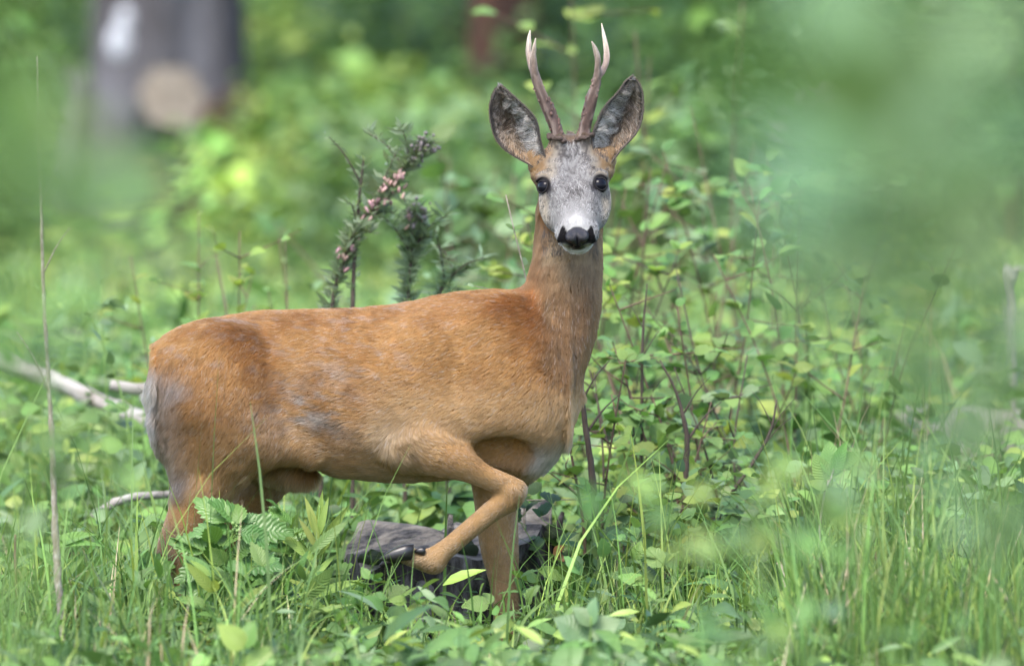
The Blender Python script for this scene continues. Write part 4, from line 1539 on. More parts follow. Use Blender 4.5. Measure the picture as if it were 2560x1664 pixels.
g = np.array([-.115, .38, 0.])
st = thing('tree_stump', 'low weathered grey stump with charred black sides behind the raised hoof', 'stump', g)
sd, tp = trunk_geo(.195, .165, 64, 16, .25, 4, 3, (.026, .006), .11)
obj('bark', mesh_from('bark', *place(sd, g, 1.28, 1.0)), m_stump_side, st)
obj('cut_face', mesh_from('cut_face', *place(tp, g, 1.28, 1.0)), m_stump_top, st)
for x0, y0, x1, y1, hh in ((.20, -.02, .22, .0, .055), (.10, .05, .12, .05, .04), (-.02, -.02, -.01, -.01, .05)):
    pth = spline(np.array([(x0, y0, .15), (x0 + .005, y0, .19), (x1, y1, .19 + hh)]), 8)
    v, f = tube(pth, np.linspace(.022, .004, 8), 7, True, .4, 3)
    obj('splinter', mesh_from('splinter', v, f), m_stump_top if x0 < .15 else m_stump_side, st)
m_moss, nt_m, b_m = new_mat('stump_moss')
nm_ = noise_node(nt_m, 120, 5)
nt_m.links.new(ramp(nt_m, [(.35, (.012, .022, .006)), (.7, (.06, .10, .025))], nm_.outputs['Fac']).outputs['Color'], b_m.inputs['Base Color'])
b_m.inputs['Roughness'].default_value = 1
bump(nt_m, nm_.outputs['Fac'], 1, .01, b_m)
for mx_, my_, mr_ in ((.15, .05, .05), (.19, -.02, .03), (-.10, .09, .04), (.02, -.13, .03), (-.17, -.06, .03)):
    v, f = blob((mx_, my_, .175 + .026 * mx_ / .2), (mr_, mr_ * .8, .018), 14, 8)
    v = v + (np.stack([noise(v, 60, q) for q in (1, 2, 3)], -1) - .5) * .02
    obj('moss', mesh_from('moss', v, f), m_moss, st)
for k_, a_ in enumerate((3.6, 4.4, 5.2, 5.9)):
    e = np.array([math.cos(a_) * 1.25, math.sin(a_) * .95, 0])
    pth = spline(np.array([e * .14 + EZ * .10, e * .19 + EZ * .045, e * .24 + EZ * .012, e * .31 - EZ * .02]), 10)
    v, f = tube(pth, np.linspace(.034, .012, 10), 8, True, .35, 9 + k_)
    obj('root', mesh_from('root', v, f), m_stump_top if k_ in (1, 2) else m_stump_side, st)


def limb(name, label, cat_, rows, mat, n=30, seg=10, rough=.18, twigs=(), group=None):
    r = spline(np.array([(*W(p[0], p[1], p[2]), p[3]) for p in rows]), n)
    base = np.array([r[0, 0], r[0, 1], 0])
    root = thing(name, label, cat_, base, group)
    q = r[:, :3] - base
    v, f = tube(q, r[:, 3], seg, True, rough, len(rows))
    obj('limb' if name != 'dead_stem' else 'stem', mesh_from('limb', v, f), mat, root)
    for i, dx, dz, ln_ in twigs:
        e = q[i] + np.array([dx, rnd.uniform(-.3, .3), dz]) * ln_
        w_ = spline(np.array([q[i], (q[i] + e) / 2 + np.array([0, 0, .1 * ln_]), e]), 8)
        v, f = tube(w_, np.linspace(r[i, 3] * .5, r[i, 3] * .15, 8), 5, True, .2)
        obj('twig', mesh_from('twig', v, f), mat, root)
    return root


limb('fallen_branch', 'pale bleached fallen branch slanting down to behind the deer rump', 'branch', [(-260, 830, 2.2, .020), (-60, 880, 2.2, .020), (60, 922, 2.15, .019), (160, 962, 2.1, .020), (260, 1008, 2.0, .019), (390, 1065, 1.9, .017), (500, 1180, 1.7, .014), (560, 1440, 1.5, .010)], m_log, 50, 12, .28)
limb('fallen_branch', 'short pale broken branch stub just behind the deer rump', 'branch', [(276, 962, 1.5, .013), (330, 972, 1.5, .014), (420, 990, 1.5, .013), (500, 1130, 1.45, .012), (540, 1450, 1.4, .012)], m_log, 20, 10, .2)
limb('fallen_branch', 'thin grey dead branch lying in grass behind the hind leg', 'branch', [(230, 1290, .9, .007), (300, 1250, .9, .009), (380, 1238, .95, .009), (470, 1245, 1.0, .008), (560, 1320, 1.0, .006)], m_log, 20, 8, .2)
limb('fallen_log', 'pale bleached log lying in tall grass at the clearing edge', 'log', [(2190, 1075, 4.2, .05), (2260, 1062, 4.2, .055), (2360, 1075, 4.0, .06), (2460, 1085, 3.9, .06), (2640, 1095, 3.8, .06), (2800, 1100, 3.7, .06)], m_log, 24, 12, .2)
limb('fallen_log', 'second pale log lying below the bleached log in tall grass', 'log', [(2330, 1150, 3.6, .035), (2420, 1135, 3.6, .04), (2540, 1140, 3.6, .04), (2700, 1150, 3.5, .04)], m_log, 20, 12, .2)
limb('fallen_log', 'grey brown log lying under blurred leaves behind the shrubs', 'log', [(2060, 900, 9, .06), (2140, 880, 9, .07), (2250, 905, 8.8, .07), (2360, 935, 8.6, .065), (2480, 950, 8.5, .06)], m_grey, 20, 12, .2)
limb('leaning_log', 'pale broken log leaning among distant bushes behind the saplings', 'log', [(1890, 660, 18, .07), (1945, 440, 18, .09), (2000, 340, 17.8, .11), (2060, 275, 17.6, .10), (2100, 250, 17.5, .07)], m_log, 24, 12, .25)
limb('broken_stub', 'short broken pale stub standing above the grass beside blurred leaves', 'stump', [(2535, 1300, 3.0, .006), (2532, 1000, 3.0, .006), (2528, 860, 3, .007), (2522, 740, 3, .011), (2514, 690, 3, .020), (2524, 668, 3, .014)], m_log, 24, 10, .5, ((19, .9, .3, .05),))

# old grey trunk far behind, with lichen and roots
g = Gp(425, 25)
tk = thing('old_tree', 'big grey old tree trunk with white lichen patches far behind the clearing', 'tree', g)
sd, tp = trunk_geo(5.2, .325, 48, 40, .65, 4, 8, (.1, .1), .5)
obj('trunk', mesh_from('trunk', *sd), m_grey, tk)
obj('broken_top', mesh_from('broken_top', *tp), m_grey, tk)
kx = 39 / FPX


def on_trunk(px, py, yoff):
    p = W(px, py, 25 + yoff)
    return p - g


for (px, py, sx_, sz) in ((305, 110, .085, .125), (400, 130, .095, .18), (315, 50, .06, .08), (440, 50, .06, .07)):
    obj('lichen_patch', mesh_from('lichen_patch', *blob(on_trunk(px, py, -.30), (sx_, .08, sz), 12, 8)), m_lichen, tk)
for rows, mt in (([(455, 290, -.25, .10), (478, 380, -.42, .07), (490, 470, -.55, .06), (505, 560, -.7, .05)], m_grey), ([(330, 330, -.25, .12), (380, 430, -.45, .08), (410, 560, -.75, .06)], m_brown),
                 ([(200, 200, -.1, .09), (170, 380, -.2, .10), (150, 560, -.3, .08)], m_grey), ([(540, 300, -.1, .10), (600, 370, -.25, .09), (700, 420, -.4, .06), (760, 470, -.5, .05)], m_brown)):
    r = spline(np.array([(*on_trunk(a, b_, c_), d_) for a, b_, c_, d_ in rows]), 14)
    v, f = tube(r[:, :3], r[:, 3], 10, True, .3, 4)
    obj('root', mesh_from('root', v, f), mt, tk)
v, f = blob((0, 0, 0), (1, 1, 1), 20, 12)
v = v * (1 + .35 * (noise(v, 2.2, 5)[:, None] - .5))
lg = thing('cut_log', 'pale sawn log block leaning against the foot of the old trunk', 'log', W(395, 320, 23.7))
lg.rotation_euler = (math.radians(68), 0, math.radians(14))
sd, tp = trunk_geo(.42, .175, 32, 10, .1, 3, 12, (0, 0), .02)
obj('bark', mesh_from('bark', *sd), m_grey, lg)
obj('cut_face', mesh_from('cut_face', *tp), wood_mat('sawn_beige_wood', [(.3, (.12, .095, .07)), (.7, (.27, .235, .19))], 14), lg)
for nm, lb, (px, py, Y), rr, mt in (('rotten_log', 'dark brown rotten root lump beside the old trunk', (600, 440, 24.2), (.36, .3, .44), m_brown),
                                    ('rotten_log', 'small red crumbling rotten wood lump at the foot of the old trunk', (535, 470, 23.7), (.16, .14, .30), m_red)):
    p = W(px, py, Y)
    p[2] = float(gz(p[0], p[1])) + rr[2] * .55
    o = obj(nm, mesh_from(nm, v * np.array(rr), f), mt)
    o.location = tuple(float(q) for q in p)
    tag(o, lb, 'log')
# ------------------------------------------------------------------ far bushes and trees
def crown_geo(n, rx, ry, h0, h1, size, cols, wts, seed=0, tm=None):
    """Leaf clumps spread through an uneven crown volume."""
    nc = max(6, n // 45)
    ph, z = RNG.uniform(0, 2 * PI, nc), RNG.random(nc)
    rad = np.sqrt(RNG.random(nc)) * (1 - .45 * np.abs(z - .45))
    cc = np.stack([np.cos(ph) * rad * rx, np.sin(ph) * rad * ry, h0 + (h1 - h0) * z], -1)
    cr = RNG.uniform(.14, .34, nc) * max(rx, (h1 - h0) * .5)
    pick = RNG.choice(nc, n, p=cr ** 2 / (cr ** 2).sum())
    pos = cc[pick] + RNG.normal(0, .45, (n, 3)) * cr[pick][:, None]
    pos[:, 2] = np.maximum(pos[:, 2], .03)
    a = RNG.uniform(0, 2 * PI, n)
    d = np.stack([np.cos(a), np.sin(a), RNG.uniform(-.6, .5, n)], -1)
    nn = np.stack([RNG.normal(0, .5, n), RNG.normal(-.2, .5, n), np.ones(n)], -1)
    ct = np.exp(RNG.normal(0, .18, nc))[pick][:, None]
    return scatter(tm or T_OV, pos, d, nrm(nn), size * np.exp(RNG.normal(0, .3, n)), RNG.uniform(.8, 1.1, n), tints(n, cols, wts) * ct), cc


def bush(name, label, group, px, Y, h, r, n, size, cols, wts, trunk_r=.02, h0=.08, mat='brown', cat_='bush', tm=None):
    g = Gp(px, Y)
    root = thing(name, label, cat_, g, group)
    (v, f, c), cc = crown_geo(n, r, r * .8, h * h0, h, size, cols, wts, tm=tm)
    me = mesh_from('crown', v, f)
    point_color(me, c)
    tag(obj('crown', me, M_tint, root), kind='stuff')
    parts = []
    for q in cc[RNG.choice(len(cc), min(len(cc), 7), replace=False)]:
        w_ = spline(np.array([(0, 0, -.05), (q[0] * .25, q[1] * .25, q[2] * .5), q]), 8)
        parts.append(tube(w_, np.linspace(trunk_r, trunk_r * .25, 8), 5))
    v, f = join_geo(parts)
    obj('trunk', mesh_from('trunk', v, f), M_stem[mat], root)
    return root


YEL = ([G_YEL, G_FRESH, G_MID], [4, 4, 1.5])
MIX = ([G_FRESH, G_MID, G_DEEP], [3, 4, 2])
DRK = ([G_DEEP, G_MID], [4, 3])
GRY = ([G_BLUE, G_MID, G_FRESH], [4, 3, 1])
far = [  # px, depth, height, radius, palette
    (-150, 17, 1.4, .5, DRK), (-10, 34, 2.2, 1.3, MIX), (690, 32, 1.6, 1.2, YEL), (840, 22, .7, .7, YEL), (880, 27, 1.4, 1.1, YEL), (960, 17, .75, .8, YEL), (1010, 33, 2.2, 1.4, YEL),
    (1150, 24, 1.2, .9, MIX), (1120, 14, .8, .7, GRY), (1380, 36, 2.6, 1.3, MIX), (1400, 20, 1.1, .6, DRK), (1440, 29, 1.8, 1.1, YEL), (1560, 23, 1.4, .9, MIX), (1640, 34, 2.4, 1.4, DRK),
    (1740, 26, 1.9, 1.1, YEL), (1700, 13, .8, .7, GRY), (1880, 30, 2.2, 1.3, YEL), (1960, 21, 1.2, .9, MIX), (2060, 27, 1.8, 1.1, MIX), (2180, 33, 2.4, 1.4, YEL), (2260, 20, 1.3, .9, DRK),
    (2380, 25, 1.7, 1.1, MIX), (2500, 18, 1.3, .8, DRK), (2580, 30, 2.2, 1.3, MIX), (-120, 26, 2.0, 1.3, MIX), (2720, 24, 2.0, 1.3, MIX), (560, 43, 2.5, 1.7, YEL), (860, 44, 2.8, 2.0, MIX),
    (1180, 46, 3.0, 2.1, YEL), (1500, 45, 3.0, 2.0, MIX), (1800, 47, 3.0, 2.1, DRK), (2120, 45, 3.0, 2.0, MIX), (2440, 46, 3.0, 2.1, DRK), (200, 44, 3.0, 2.1, DRK), (-120, 46, 3.0, 2.2, MIX), (2760, 46, 3.0, 2.2, MIX)]
KIND = {id(YEL): 'bright yellow green bush', id(MIX): 'mid green leafy bush', id(DRK): 'dark green bush', id(GRY): 'grey green bush'}
MARKS = [(120, 'the lichen covered dead stem'), (600, 'the old grey trunk'), (930, 'the deer back'), (1250, 'the pink flowered heather'), (1480, 'the deer antlers'), (1700, 'the deer right ear'),
         (1930, 'the tall tufted sapling'), (2150, 'the pale leaning log'), (2450, 'the big blurred shrub'), (9999, 'the broken pale stub')]
for px, Y, h, r, pal in far:
    mark = next(m_ for q, m_ in MARKS if px < q)
    size = 'low' if h < 1 else 'waist high' if h < 1.5 else 'man high' if h < 2.1 else 'tall'
    bush('bush', '%s %s %s %s' % (size, KIND[id(pal)], 'close behind' if Y < 20 else 'some way behind' if Y < 36 else 'far behind', mark), 'blurred background bushes', px, Y, h, r, int(1500 + 1000 * r), .05 + .0013 * Y, *pal)

for i, (px, Y, r) in enumerate([(1195, 21, .10), (1300, 22.5, .11), (1690, 55, .2), (980, 56, .22), (620, 58, .2), (2330, 50, .2), (2480, 60, .2), (60, 52, .22), (-200, 60, .25), (2800, 56, .25), (1460, 62, .22), (1990, 62, .2), (330, 64, .22)]):
    g = Gp(px, Y)
    t = thing('woodland_tree', '%s brown tree trunk %s beyond %s' % ('thin' if r < .18 else 'stout' if r < .21 else 'thick', 'near the bushes' if Y < 45 else 'among far trees' if Y < 59 else 'deepest in the wood', next(m_ for q, m_ in MARKS if px < q)), 'tree', g, 'trees at the far edge of the clearing')
    hgt = 8 + 3 * rnd.random()
    pth = spline(np.array([(0, 0, -.1), (rnd.gauss(0, .1), 0, hgt * .3), (rnd.gauss(0, .3), rnd.gauss(0, .3), hgt * .7), (rnd.gauss(0, .5), 0, hgt)]), 16)
    parts = [tube(pth, np.linspace(r, r * .3, 16) + r * .5 * np.exp(-np.arange(16) * 1.2), 10, True, .15, i)]
    for q in range(6):
        k_ = rnd.randint(7, 14)
        e = pth[k_] + rdir(.6) * rnd.uniform(1, 2.2)
        parts.append(tube(spline(np.array([pth[k_], (pth[k_] + e) / 2 + EZ * .2, e]), 6), np.linspace(r * .35, r * .08, 6), 6))
    v, f = join_geo(parts)
    obj('trunk', mesh_from('trunk', v, f), m_brown, t)
    (v, f, c), _ = crown_geo(1300, 2.4, 2.4, hgt * .42, hgt * 1.15, .30, *MIX)
    me = mesh_from('crown', v, f)
    point_color(me, c)
    tag(obj('crown', me, M_tint, t), kind='stuff')

# ------------------------------------------------------------------ saplings and herbs round the deer
RS = 'leafy green suckers with brown twigs beside the deer chest'
rs = [(1478, .40, .60, 2, 44), (1545, .55, .52, 2, 56), (1600, .75, .62, 2, 60), (1655, .45, .48, 2, 56), (1716, .60, .58, 2, 60), (1775, .85, .70, 2, 62), (1640, 1.2, .78, 2, 62), (1850, .65, .55, 2, 56), (1905, 1.0, .72, 2, 60), (1530, 1.5, .80, 2, 60)]
for px, Y, h, ns, nl in rs:
    shrub('sapling', 'bushy green sucker with bare brown twigs growing beside the deer chest', 'sapling', RS, px, Y, h, ns, 'broad', rnd.choice(['mid', 'fresh', 'fresh', 'blue', 'yellow']), nl, .052, 1.0, rnd.choice(['brown', 'dark', 'brown']), .40, .0045, .08, 1)
for px, Y, h, ns, nl, mt in [(1475, 2.0, .86, 2, 52, 'mid'), (1600, 2.6, .95, 2, 52, 'fresh'), (1730, 2.2, .95, 2, 52, 'fresh'), (1860, 1.9, .95, 2, 52, 'mid'), (1985, 1.6, .88, 2, 52, 'mid'), (2075, 2.4, .90, 2, 52, 'deep'), (2190, 2.0, .75, 2, 46, 'mid'), (1950, 3.0, 1.05, 2, 52, 'mid'), (1560, 1.9, .92, 2, 56, 'fresh'), (1660, 1.7, .86, 2, 56, 'mid'), (1790, 1.5, .86, 2, 56, 'fresh'), (1890, 2.4, 1.02, 2, 56, 'blue'), (2030, 1.2, .74, 2, 50, 'fresh'), (2130, 1.6, .78, 2, 50, 'mid')]:
    shrub('sapling', 'soft focus leafy green sapling standing behind the brown twigged suckers', 'sapling', 'saplings behind the suckers', px, Y, h, ns, 'ovate', mt, nl, .064, 1.0, 'brown', .36, .0042, .12)
shrub('sapling', 'tall thin sapling with pale upright leaf tufts behind the right ear', 'sapling', None, 1845, 4.2, 1.28, 1, 'lance', 'blue', 44, .085, 1.6, 'brown', .3, .006, .2)
shrub('sapling', 'sapling with creamy yellow leaves just behind the deer right ear', 'sapling', None, 1580, 3.4, 1.18, 2, 'ovate', 'yellow', 26, .075, .8, 'brown', .22, .005, .35)
shrub('sapling', 'pale leaved sapling rising behind the antlers', 'sapling', None, 1430, 4.5, 1.32, 2, 'lance', 'yellow', 24, .085, 1.6, 'brown', .22, .005, .5)
shrub('leafy_bush', 'broad leaved green bush behind the left side of the deer neck', 'bush', None, 1230, 3.6, .88, 5, 'broad', 'blue', 80, .085, 1.0, 'brown', .55, .006, .2)
shrub('leafy_bush', 'rounded green bush behind the deer withers', 'bush', None, 1080, 4.4, .84, 4, 'broad', 'mid', 60, .085, 1.0, 'brown', .6, .006, .2)
shrub('downy_sprig', 'thin sprig with downy pale round leaves beside the deer neck', 'plant', None, 1325, .35, .90, 1, 'round', 'blue', 26, .024, .9, 'grey', .2, .0034, .55, lean=(-.05, 0))
for px, Y, h, nl, mt in [(500, 1.7, .80, 30, 'yellow'), (560, 1.5, .78, 30, 'yellow'), (640, 1.6, .76, 30, 'fresh'), (700, 1.9, .74, 28, 'fresh'), (440, 1.9, .70, 26, 'yellow')]:
    shrub('seedling_shrub', 'yellow green young shrub standing behind the deer rump', 'shrub', 'yellow green shrubs behind the rump', px, Y, h, 2, 'ovate', mt, nl, .045, .8, 'brown', .2, .0038, .45)
for px, Y, h, nl in [(360, 1.2, .66, 26), (290, 1.6, .66, 26), (230, 2.2, .62, 24), (760, 2.2, .62, 24), (850, 2.4, .60, 24), (180, 1.2, .42, 22), (90, 1.6, .46, 22), (960, 2.0, .62, 24), (1080, 2.1, .66, 26), (1180, 2.2, .64, 26)]:
    shrub('herb_plant', 'soft green leafy herb growing behind the deer back', 'plant', 'herbs behind the deer', px, Y, h, 2, 'ovate', rnd.choice(['mid', 'fresh', 'blue']), nl, .05, .75, 'green', .25, .0034, .2)
for px, Y, h, nl in [(660, .45, .24, 16), (735, .6, .30, 18), (820, .55, .26, 18), (910, .75, .30, 18), (990, .9, .32, 18), (1080, .95, .30, 18), (600, .7, .32, 18), (1150, 1.0, .34, 18)]:
    shrub('herb_plant', 'upright green herb seen under the deer belly', 'plant', 'herbs under the belly', px, Y, h, 1, 'lance', rnd.choice(['fresh', 'mid', 'deep']), nl, .085, 1.1, 'green', .2, .003, .1)


def hero(name, label, px, Y, stem_rows, leaves, stem='green', r0=.005, leaf='tooth', mat='nettle', cat_='plant', jit=.02):
    """A plant whose leaves are set one by one: base and tip given as photo positions at the plant's own depth."""
    g = Gp(px, Y)
    root = thing(name, label, cat_, g)
    pts = [np.array([0, 0, -.02])] + [W(a, b_, Y + c_) - g for a, b_, c_ in stem_rows]
    pth = spline(np.array(pts), 18)
    v, f = tube(pth, np.linspace(r0, r0 * .45, 18), 7, True, .08)
    obj('stem', mesh_from('stem', v, f), M_stem[stem], root)
    for L in leaves:
        bx, by_, tx, ty, wd = L[:5]
        y0, y1 = L[5] if len(L) > 5 else (rnd.uniform(-jit, jit), rnd.uniform(-jit, jit) * 2)
        a, t = W(bx, by_, Y + y0) - g, W(tx, ty, Y + y1) - g
        d = t - a
        k_ = int(np.argmin(np.linalg.norm(pth - a, axis=1)))
        if np.linalg.norm(pth[k_] - a) > .004:
            v, f = tube(spline(np.array([pth[max(k_ - 1, 0)], (pth[k_] + a) / 2 + EZ * .004, a + d * .03]), 6), np.linspace(r0 * .4, r0 * .25, 6), 5)
            obj('leaf_stalk', mesh_from('leaf_stalk', v, f), M_stem[stem], root)
        nn = nrm(np.array([rnd.gauss(0, .25), -1.25 + rnd.gauss(0, .35), .9]))
        put_leaf(leaf_mesh(leaf, L[6] if len(L) > 6 else mat, rnd.randint(0, 2)), a, d, nn, float(np.linalg.norm(d)), wd, root)
    return root, pth


h_, pth = hero('toothed_leaf_plant', 'clump of big toothed green leaves with a bud cluster before the hind legs', 575, -.30,
     [(552, 1520, 0), (562, 1430, 0), (574, 1350, -.01)],
     [(566, 1299, 482, 1239, .9), (602, 1306, 528, 1246, 1.0), (563, 1317, 470, 1331, .85), (515, 1368, 419, 1348, 1.0), (596, 1304, 590, 1250, .9), (606, 1300, 652, 1286, .9), (612, 1322, 738, 1326, .9),
      (604, 1330, 700, 1362, .85), (606, 1398, 708, 1412, 1.1), (600, 1405, 672, 1455, 1.0), (560, 1390, 470, 1408, .8), (545, 1400, 440, 1440, .9), (556, 1440, 480, 1478, .9), (580, 1440, 610, 1500, .9), (530, 1420, 505, 1340, .9), (590, 1390, 640, 1330, .8),
      (560, 1475, 640, 1500, .9), (545, 1490, 455, 1520, 1.0), (520, 1470, 430, 1465, .9), (575, 1500, 690, 1530, .9)])
parts = [blob(np.array(W(590, 1326, -.32)) - np.array(h_.location) + RNG.normal(0, .008, 3), RNG.uniform(.002, .0045), 7, 5) for _ in range(26)]
obj('bud_cluster', mesh_from('bud_cluster', *join_geo(parts)), leaf_mat('bud', (.20, .30, .09), .2), h_)
lw = [(787, 1400, 692, 1320, 0.71), (789, 1398, 866, 1262, 0.62), (785, 1483, 724, 1434, 0.74), (787, 1490, 892, 1436, 0.74), (796, 1345, 766, 1240, 0.68), (797, 1330, 803, 1230, 0.62), (797, 1338, 818, 1246, 0.62), (796, 1352, 775, 1272, 0.62),
      (792, 1370, 748, 1290, 0.62), (790, 1440, 838, 1372, 0.62), (786, 1445, 738, 1400, 0.62), (783, 1520, 720, 1500, 0.68), (785, 1525, 860, 1500, 0.68)]
hero('willowherb_plant', 'pale green upright plant with narrow leaves standing before the belly', 785, -.30, [(784, 1520, 0), (788, 1400, 0), (797, 1300, 0), (799, 1262, 0)], lw, 'green', .0038, 'lance', 'yellow')
hero('seedling', 'small seedling with one red leaf beside the stump', 1335, -.02, [(1340, 1480, 0), (1352, 1420, 0), (1390, 1382, 0)], [(1385, 1384, 1408, 1362, 1.3, (0, -.01), 'red'), (1388, 1386, 1412, 1400, 1.2, (0, -.01), 'red'), (1350, 1425, 1420, 1438, .9, (0, 0), 'yellow'), (1345, 1450, 1300, 1430, .9, (0, 0), 'mid')], 'green', .0022, 'broad', 'mid')
hero('bright_sprig', 'soft focus sprig with two bright yellow green leaves in the front grass', 612, -1.5, [(606, 1680, 0), (610, 1625, 0)], [(608, 1618, 548, 1556, 1.0, (0, 0), 'yellow'), (612, 1616, 632, 1548, 1.2, (0, 0), 'fresh'), (614, 1660, 700, 1610, .6, (0, 0), 'fresh'), (606, 1665, 690, 1690, .8, (0, 0), 'yellow')], 'green', .003, 'ovate', 'yellow')
hero('bright_sprig', 'soft focus downy pale leaf sprig before the standing foreleg', 1475, -1.2, [(1478, 1680, 0), (1476, 1600, 0), (1478, 1540, 0)], [(1476, 1600, 1392, 1535, 1.3, (0, 0), 'blue'), (1478, 1560, 1480, 1490, 1.2, (0, 0), 'blue'), (1478, 1585, 1545, 1540, 1.3, (0, 0), 'blue'), (1476, 1630, 1400, 1620, 1.2, (0, 0), 'mid'), (1478, 1640, 1560, 1620, 1.2, (0, 0), 'mid'), (1476, 1655, 1420, 1668, 1.2, (0, 0), 'deep'), (1478, 1560, 1440, 1510, 1.2, (0, 0), 'blue')], 'green', .003, 'ovate', 'blue')
hero('bright_sprig', 'upright sprig with two clean oval leaves among right side grass', 2085, -.25, [(2050, 1380, 0), (2060, 1240, 0), (2080, 1190, 0)], [(2068, 1205, 2036, 1132, .9), (2082, 1188, 2076, 1096, .9), (2086, 1180, 2112, 1104, .6), (2088, 1165, 2160, 1130, .7), (2066, 1220, 2018, 1200, .8), (2064, 1240, 2110, 1215, .8)], 'grey', .0034, 'ovate', 'fresh')
for px, Y, h, nl, lf, mt in [(640, -.18, .30, 18, 'tooth', 'nettle'), (580, -.45, .24, 18, 'tooth', 'mid'), (330, -.5, .20, 12, 'lance', 'blue'), (440, -.7, .12, 12, 'lance', 'mid'), (250, -.4, .22, 12, 'lance', 'fresh'), (680, -.55, .18, 12, 'tooth', 'mid'), (880, -.5, .20, 14, 'tooth', 'nettle'), (945, -.35, .20, 14, 'tooth', 'mid'),
                             (1010, -.6, .17, 12, 'ovate', 'fresh'), (1100, -.7, .15, 12, 'ovate', 'mid'), (1190, -.45, .14, 12, 'ovate', 'mid'), (1340, -.5, .16, 12, 'broad', 'mid'), (1420, -.35, .20, 14, 'broad', 'deep'), (1560, -.4, .22, 16, 'broad', 'mid'),
                             (1640, -.2, .28, 18, 'broad', 'mid'), (1500, .1, .30, 20, 'heart', 'deep'), (1590, .2, .32, 20, 'heart', 'mid'), (1440, .25, .26, 18, 'heart', 'deep'), (1680, .15, .34, 20, 'broad', 'mid'), (1760, .2, .36, 20, 'broad', 'fresh')]:
    shrub('herb_plant', 'low leafy green herb in the sharp front vegetation', 'plant', 'low herbs round the deer feet', px, Y, h, 2, lf, mt, nl, .055 if lf != 'lance' else .075, .95, 'green', .5, .0024, .1)

for px, Y, h, nl, lf, mt in [(215, -.45, .26, 18, 'lance', 'fresh'), (270, -.15, .28, 18, 'tooth', 'mid'), (320, -.6, .20, 16, 'lance', 'mid'), (600, -.35, .26, 16, 'tooth', 'nettle'), (560, -.6, .20, 16, 'lance', 'fresh'), (690, -.2, .27, 18, 'tooth', 'nettle'), (745, -.5, .24, 16, 'lance', 'mid'), (840, -.25, .22, 16, 'tooth', 'mid')]:
    shrub('broad_herb', 'broad leaved herb before the hind legs', 'plant', 'broad leaved herbs before the hind legs', px, Y, h, 2, lf, mt, nl, .085 if lf == 'tooth' else .105, .9, 'green', .5, .0028, .15)

# ---- heathery spikes behind the back
m_needle = leaf_mat('needles', (.190, .245, .150), .45, .3, .1)
m_pink = leaf_mat('faded_pink_flowers', (.48, .29, .29), .3, .2, .25)
m_spike = leaf_mat('grey_flower_head', (.19, .165, .17), .25, .2, .12)


def spike(label, rows, Y, pink, n, ln_, head=False, twigs=3):
    g = Gp(rows[0][0], Y)
    root = thing('heather_plant', label, 'plant', g)
    pth = spline(np.array([np.array([0, 0, -.02])] + [W(a, b_, Y + c_) - g for a, b_, c_ in rows[1:]]), 40)
    parts = [tube(pth, np.linspace(.006, .0022, 40), 6, True, .2)]
    need, stems = [], [pth[8:]]
    for q in range(twigs):
        i = rnd.randint(14, 34)
        e = pth[i] + nrm(np.array([rnd.uniform(-1, 1), rnd.uniform(-.5, .5), rnd.uniform(.2, 1.2)])) * rnd.uniform(.05, .14)
        w_ = spline(np.array([pth[i], (pth[i] + e) / 2 + EZ * .012, e]), 10)
        parts.append(tube(w_, np.linspace(.0022, .0010, 10), 4))
        stems.append(w_)
    v, f = join_geo(parts)
    obj('stem', mesh_from('stem', v, f), M_stem['dark'], root)
    k_ = np.array([0 if RNG.random() < .75 else RNG.integers(0, len(stems)) for _ in range(n)])
    pos = np.array([stems[a][int(RNG.random() * len(stems[a]))] for a in k_]) + RNG.normal(0, .004, (n, 3))
    a = RNG.uniform(0, 2 * PI, n)
    d = np.stack([np.cos(a), np.sin(a), RNG.uniform(.0, 1.1, n)], -1)
    tm = leaf_tmpl('lance', 2, 0, .1, .2)
    v, f, c = scatter(tm, pos, d, nrm(RNG.normal(0, 1, (n, 3))), ln_ * np.exp(RNG.normal(0, .3, n)), np.full(n, .8), np.ones((n, 3)))
    tag(obj('needles', mesh_from('needles', v, f), m_needle, root), kind='stuff')
    for i0, i1, cnt in pink:
        for q in range(cnt):
            i = int(lerp(i0, i1, (q + .5) / cnt))
            p = pth[i] + RNG.normal(0, .010, 3) - EY * .010
            vv, ff = blob((0, 0, 0), (.0036, .0036, .0085), 6, 5)
            o = obj('flower', mesh_from('flower', vv, ff), m_pink, root)
            o.location = tuple(p)
            o.rotation_euler = (rnd.uniform(-.6, .6), rnd.uniform(-.6, .9), 0)
    if head:
        parts = [blob(pth[-1 - int(abs(RNG.normal(0, 2)))] + RNG.normal(0, .0115, 3), RNG.uniform(.0024, .005), 6, 4) for _ in range(80)]
        obj('flower_head', mesh_from('flower_head', *join_geo(parts)), m_spike, root)


spike('leaning grey green spiky heather with pink flowers behind the back', [(800, 1500, 0), (805, 1000, 0), (835, 740, 0), (875, 620, 0), (945, 510, 0), (1010, 430, 0), (1068, 362, 0)], .9, [(17, 22, 14), (24, 33, 44)], 1300, .026, True, 6)
spike('straight dark green spiky heather standing behind the withers', [(1010, 1500, 0), (1015, 1000, 0), (1020, 760, 0), (1030, 620, 0), (1040, 530, 0)], 1.0, [(34, 39, 4)], 900, .030, True, 4)
spike('thin bare spiky stem rising beside the leaning pink heather', [(880, 1500, 0), (882, 800, 0), (888, 620, 0), (897, 500, 0), (910, 395, 0)], .9, [], 240, .016, False, 2)
spike('low spreading spiky green heather clump behind the shoulder', [(1130, 1500, 0), (1110, 900, 0), (1100, 740, 0), (1130, 690, 0), (1190, 660, 0)], 1.1, [], 420, .026, False, 6)

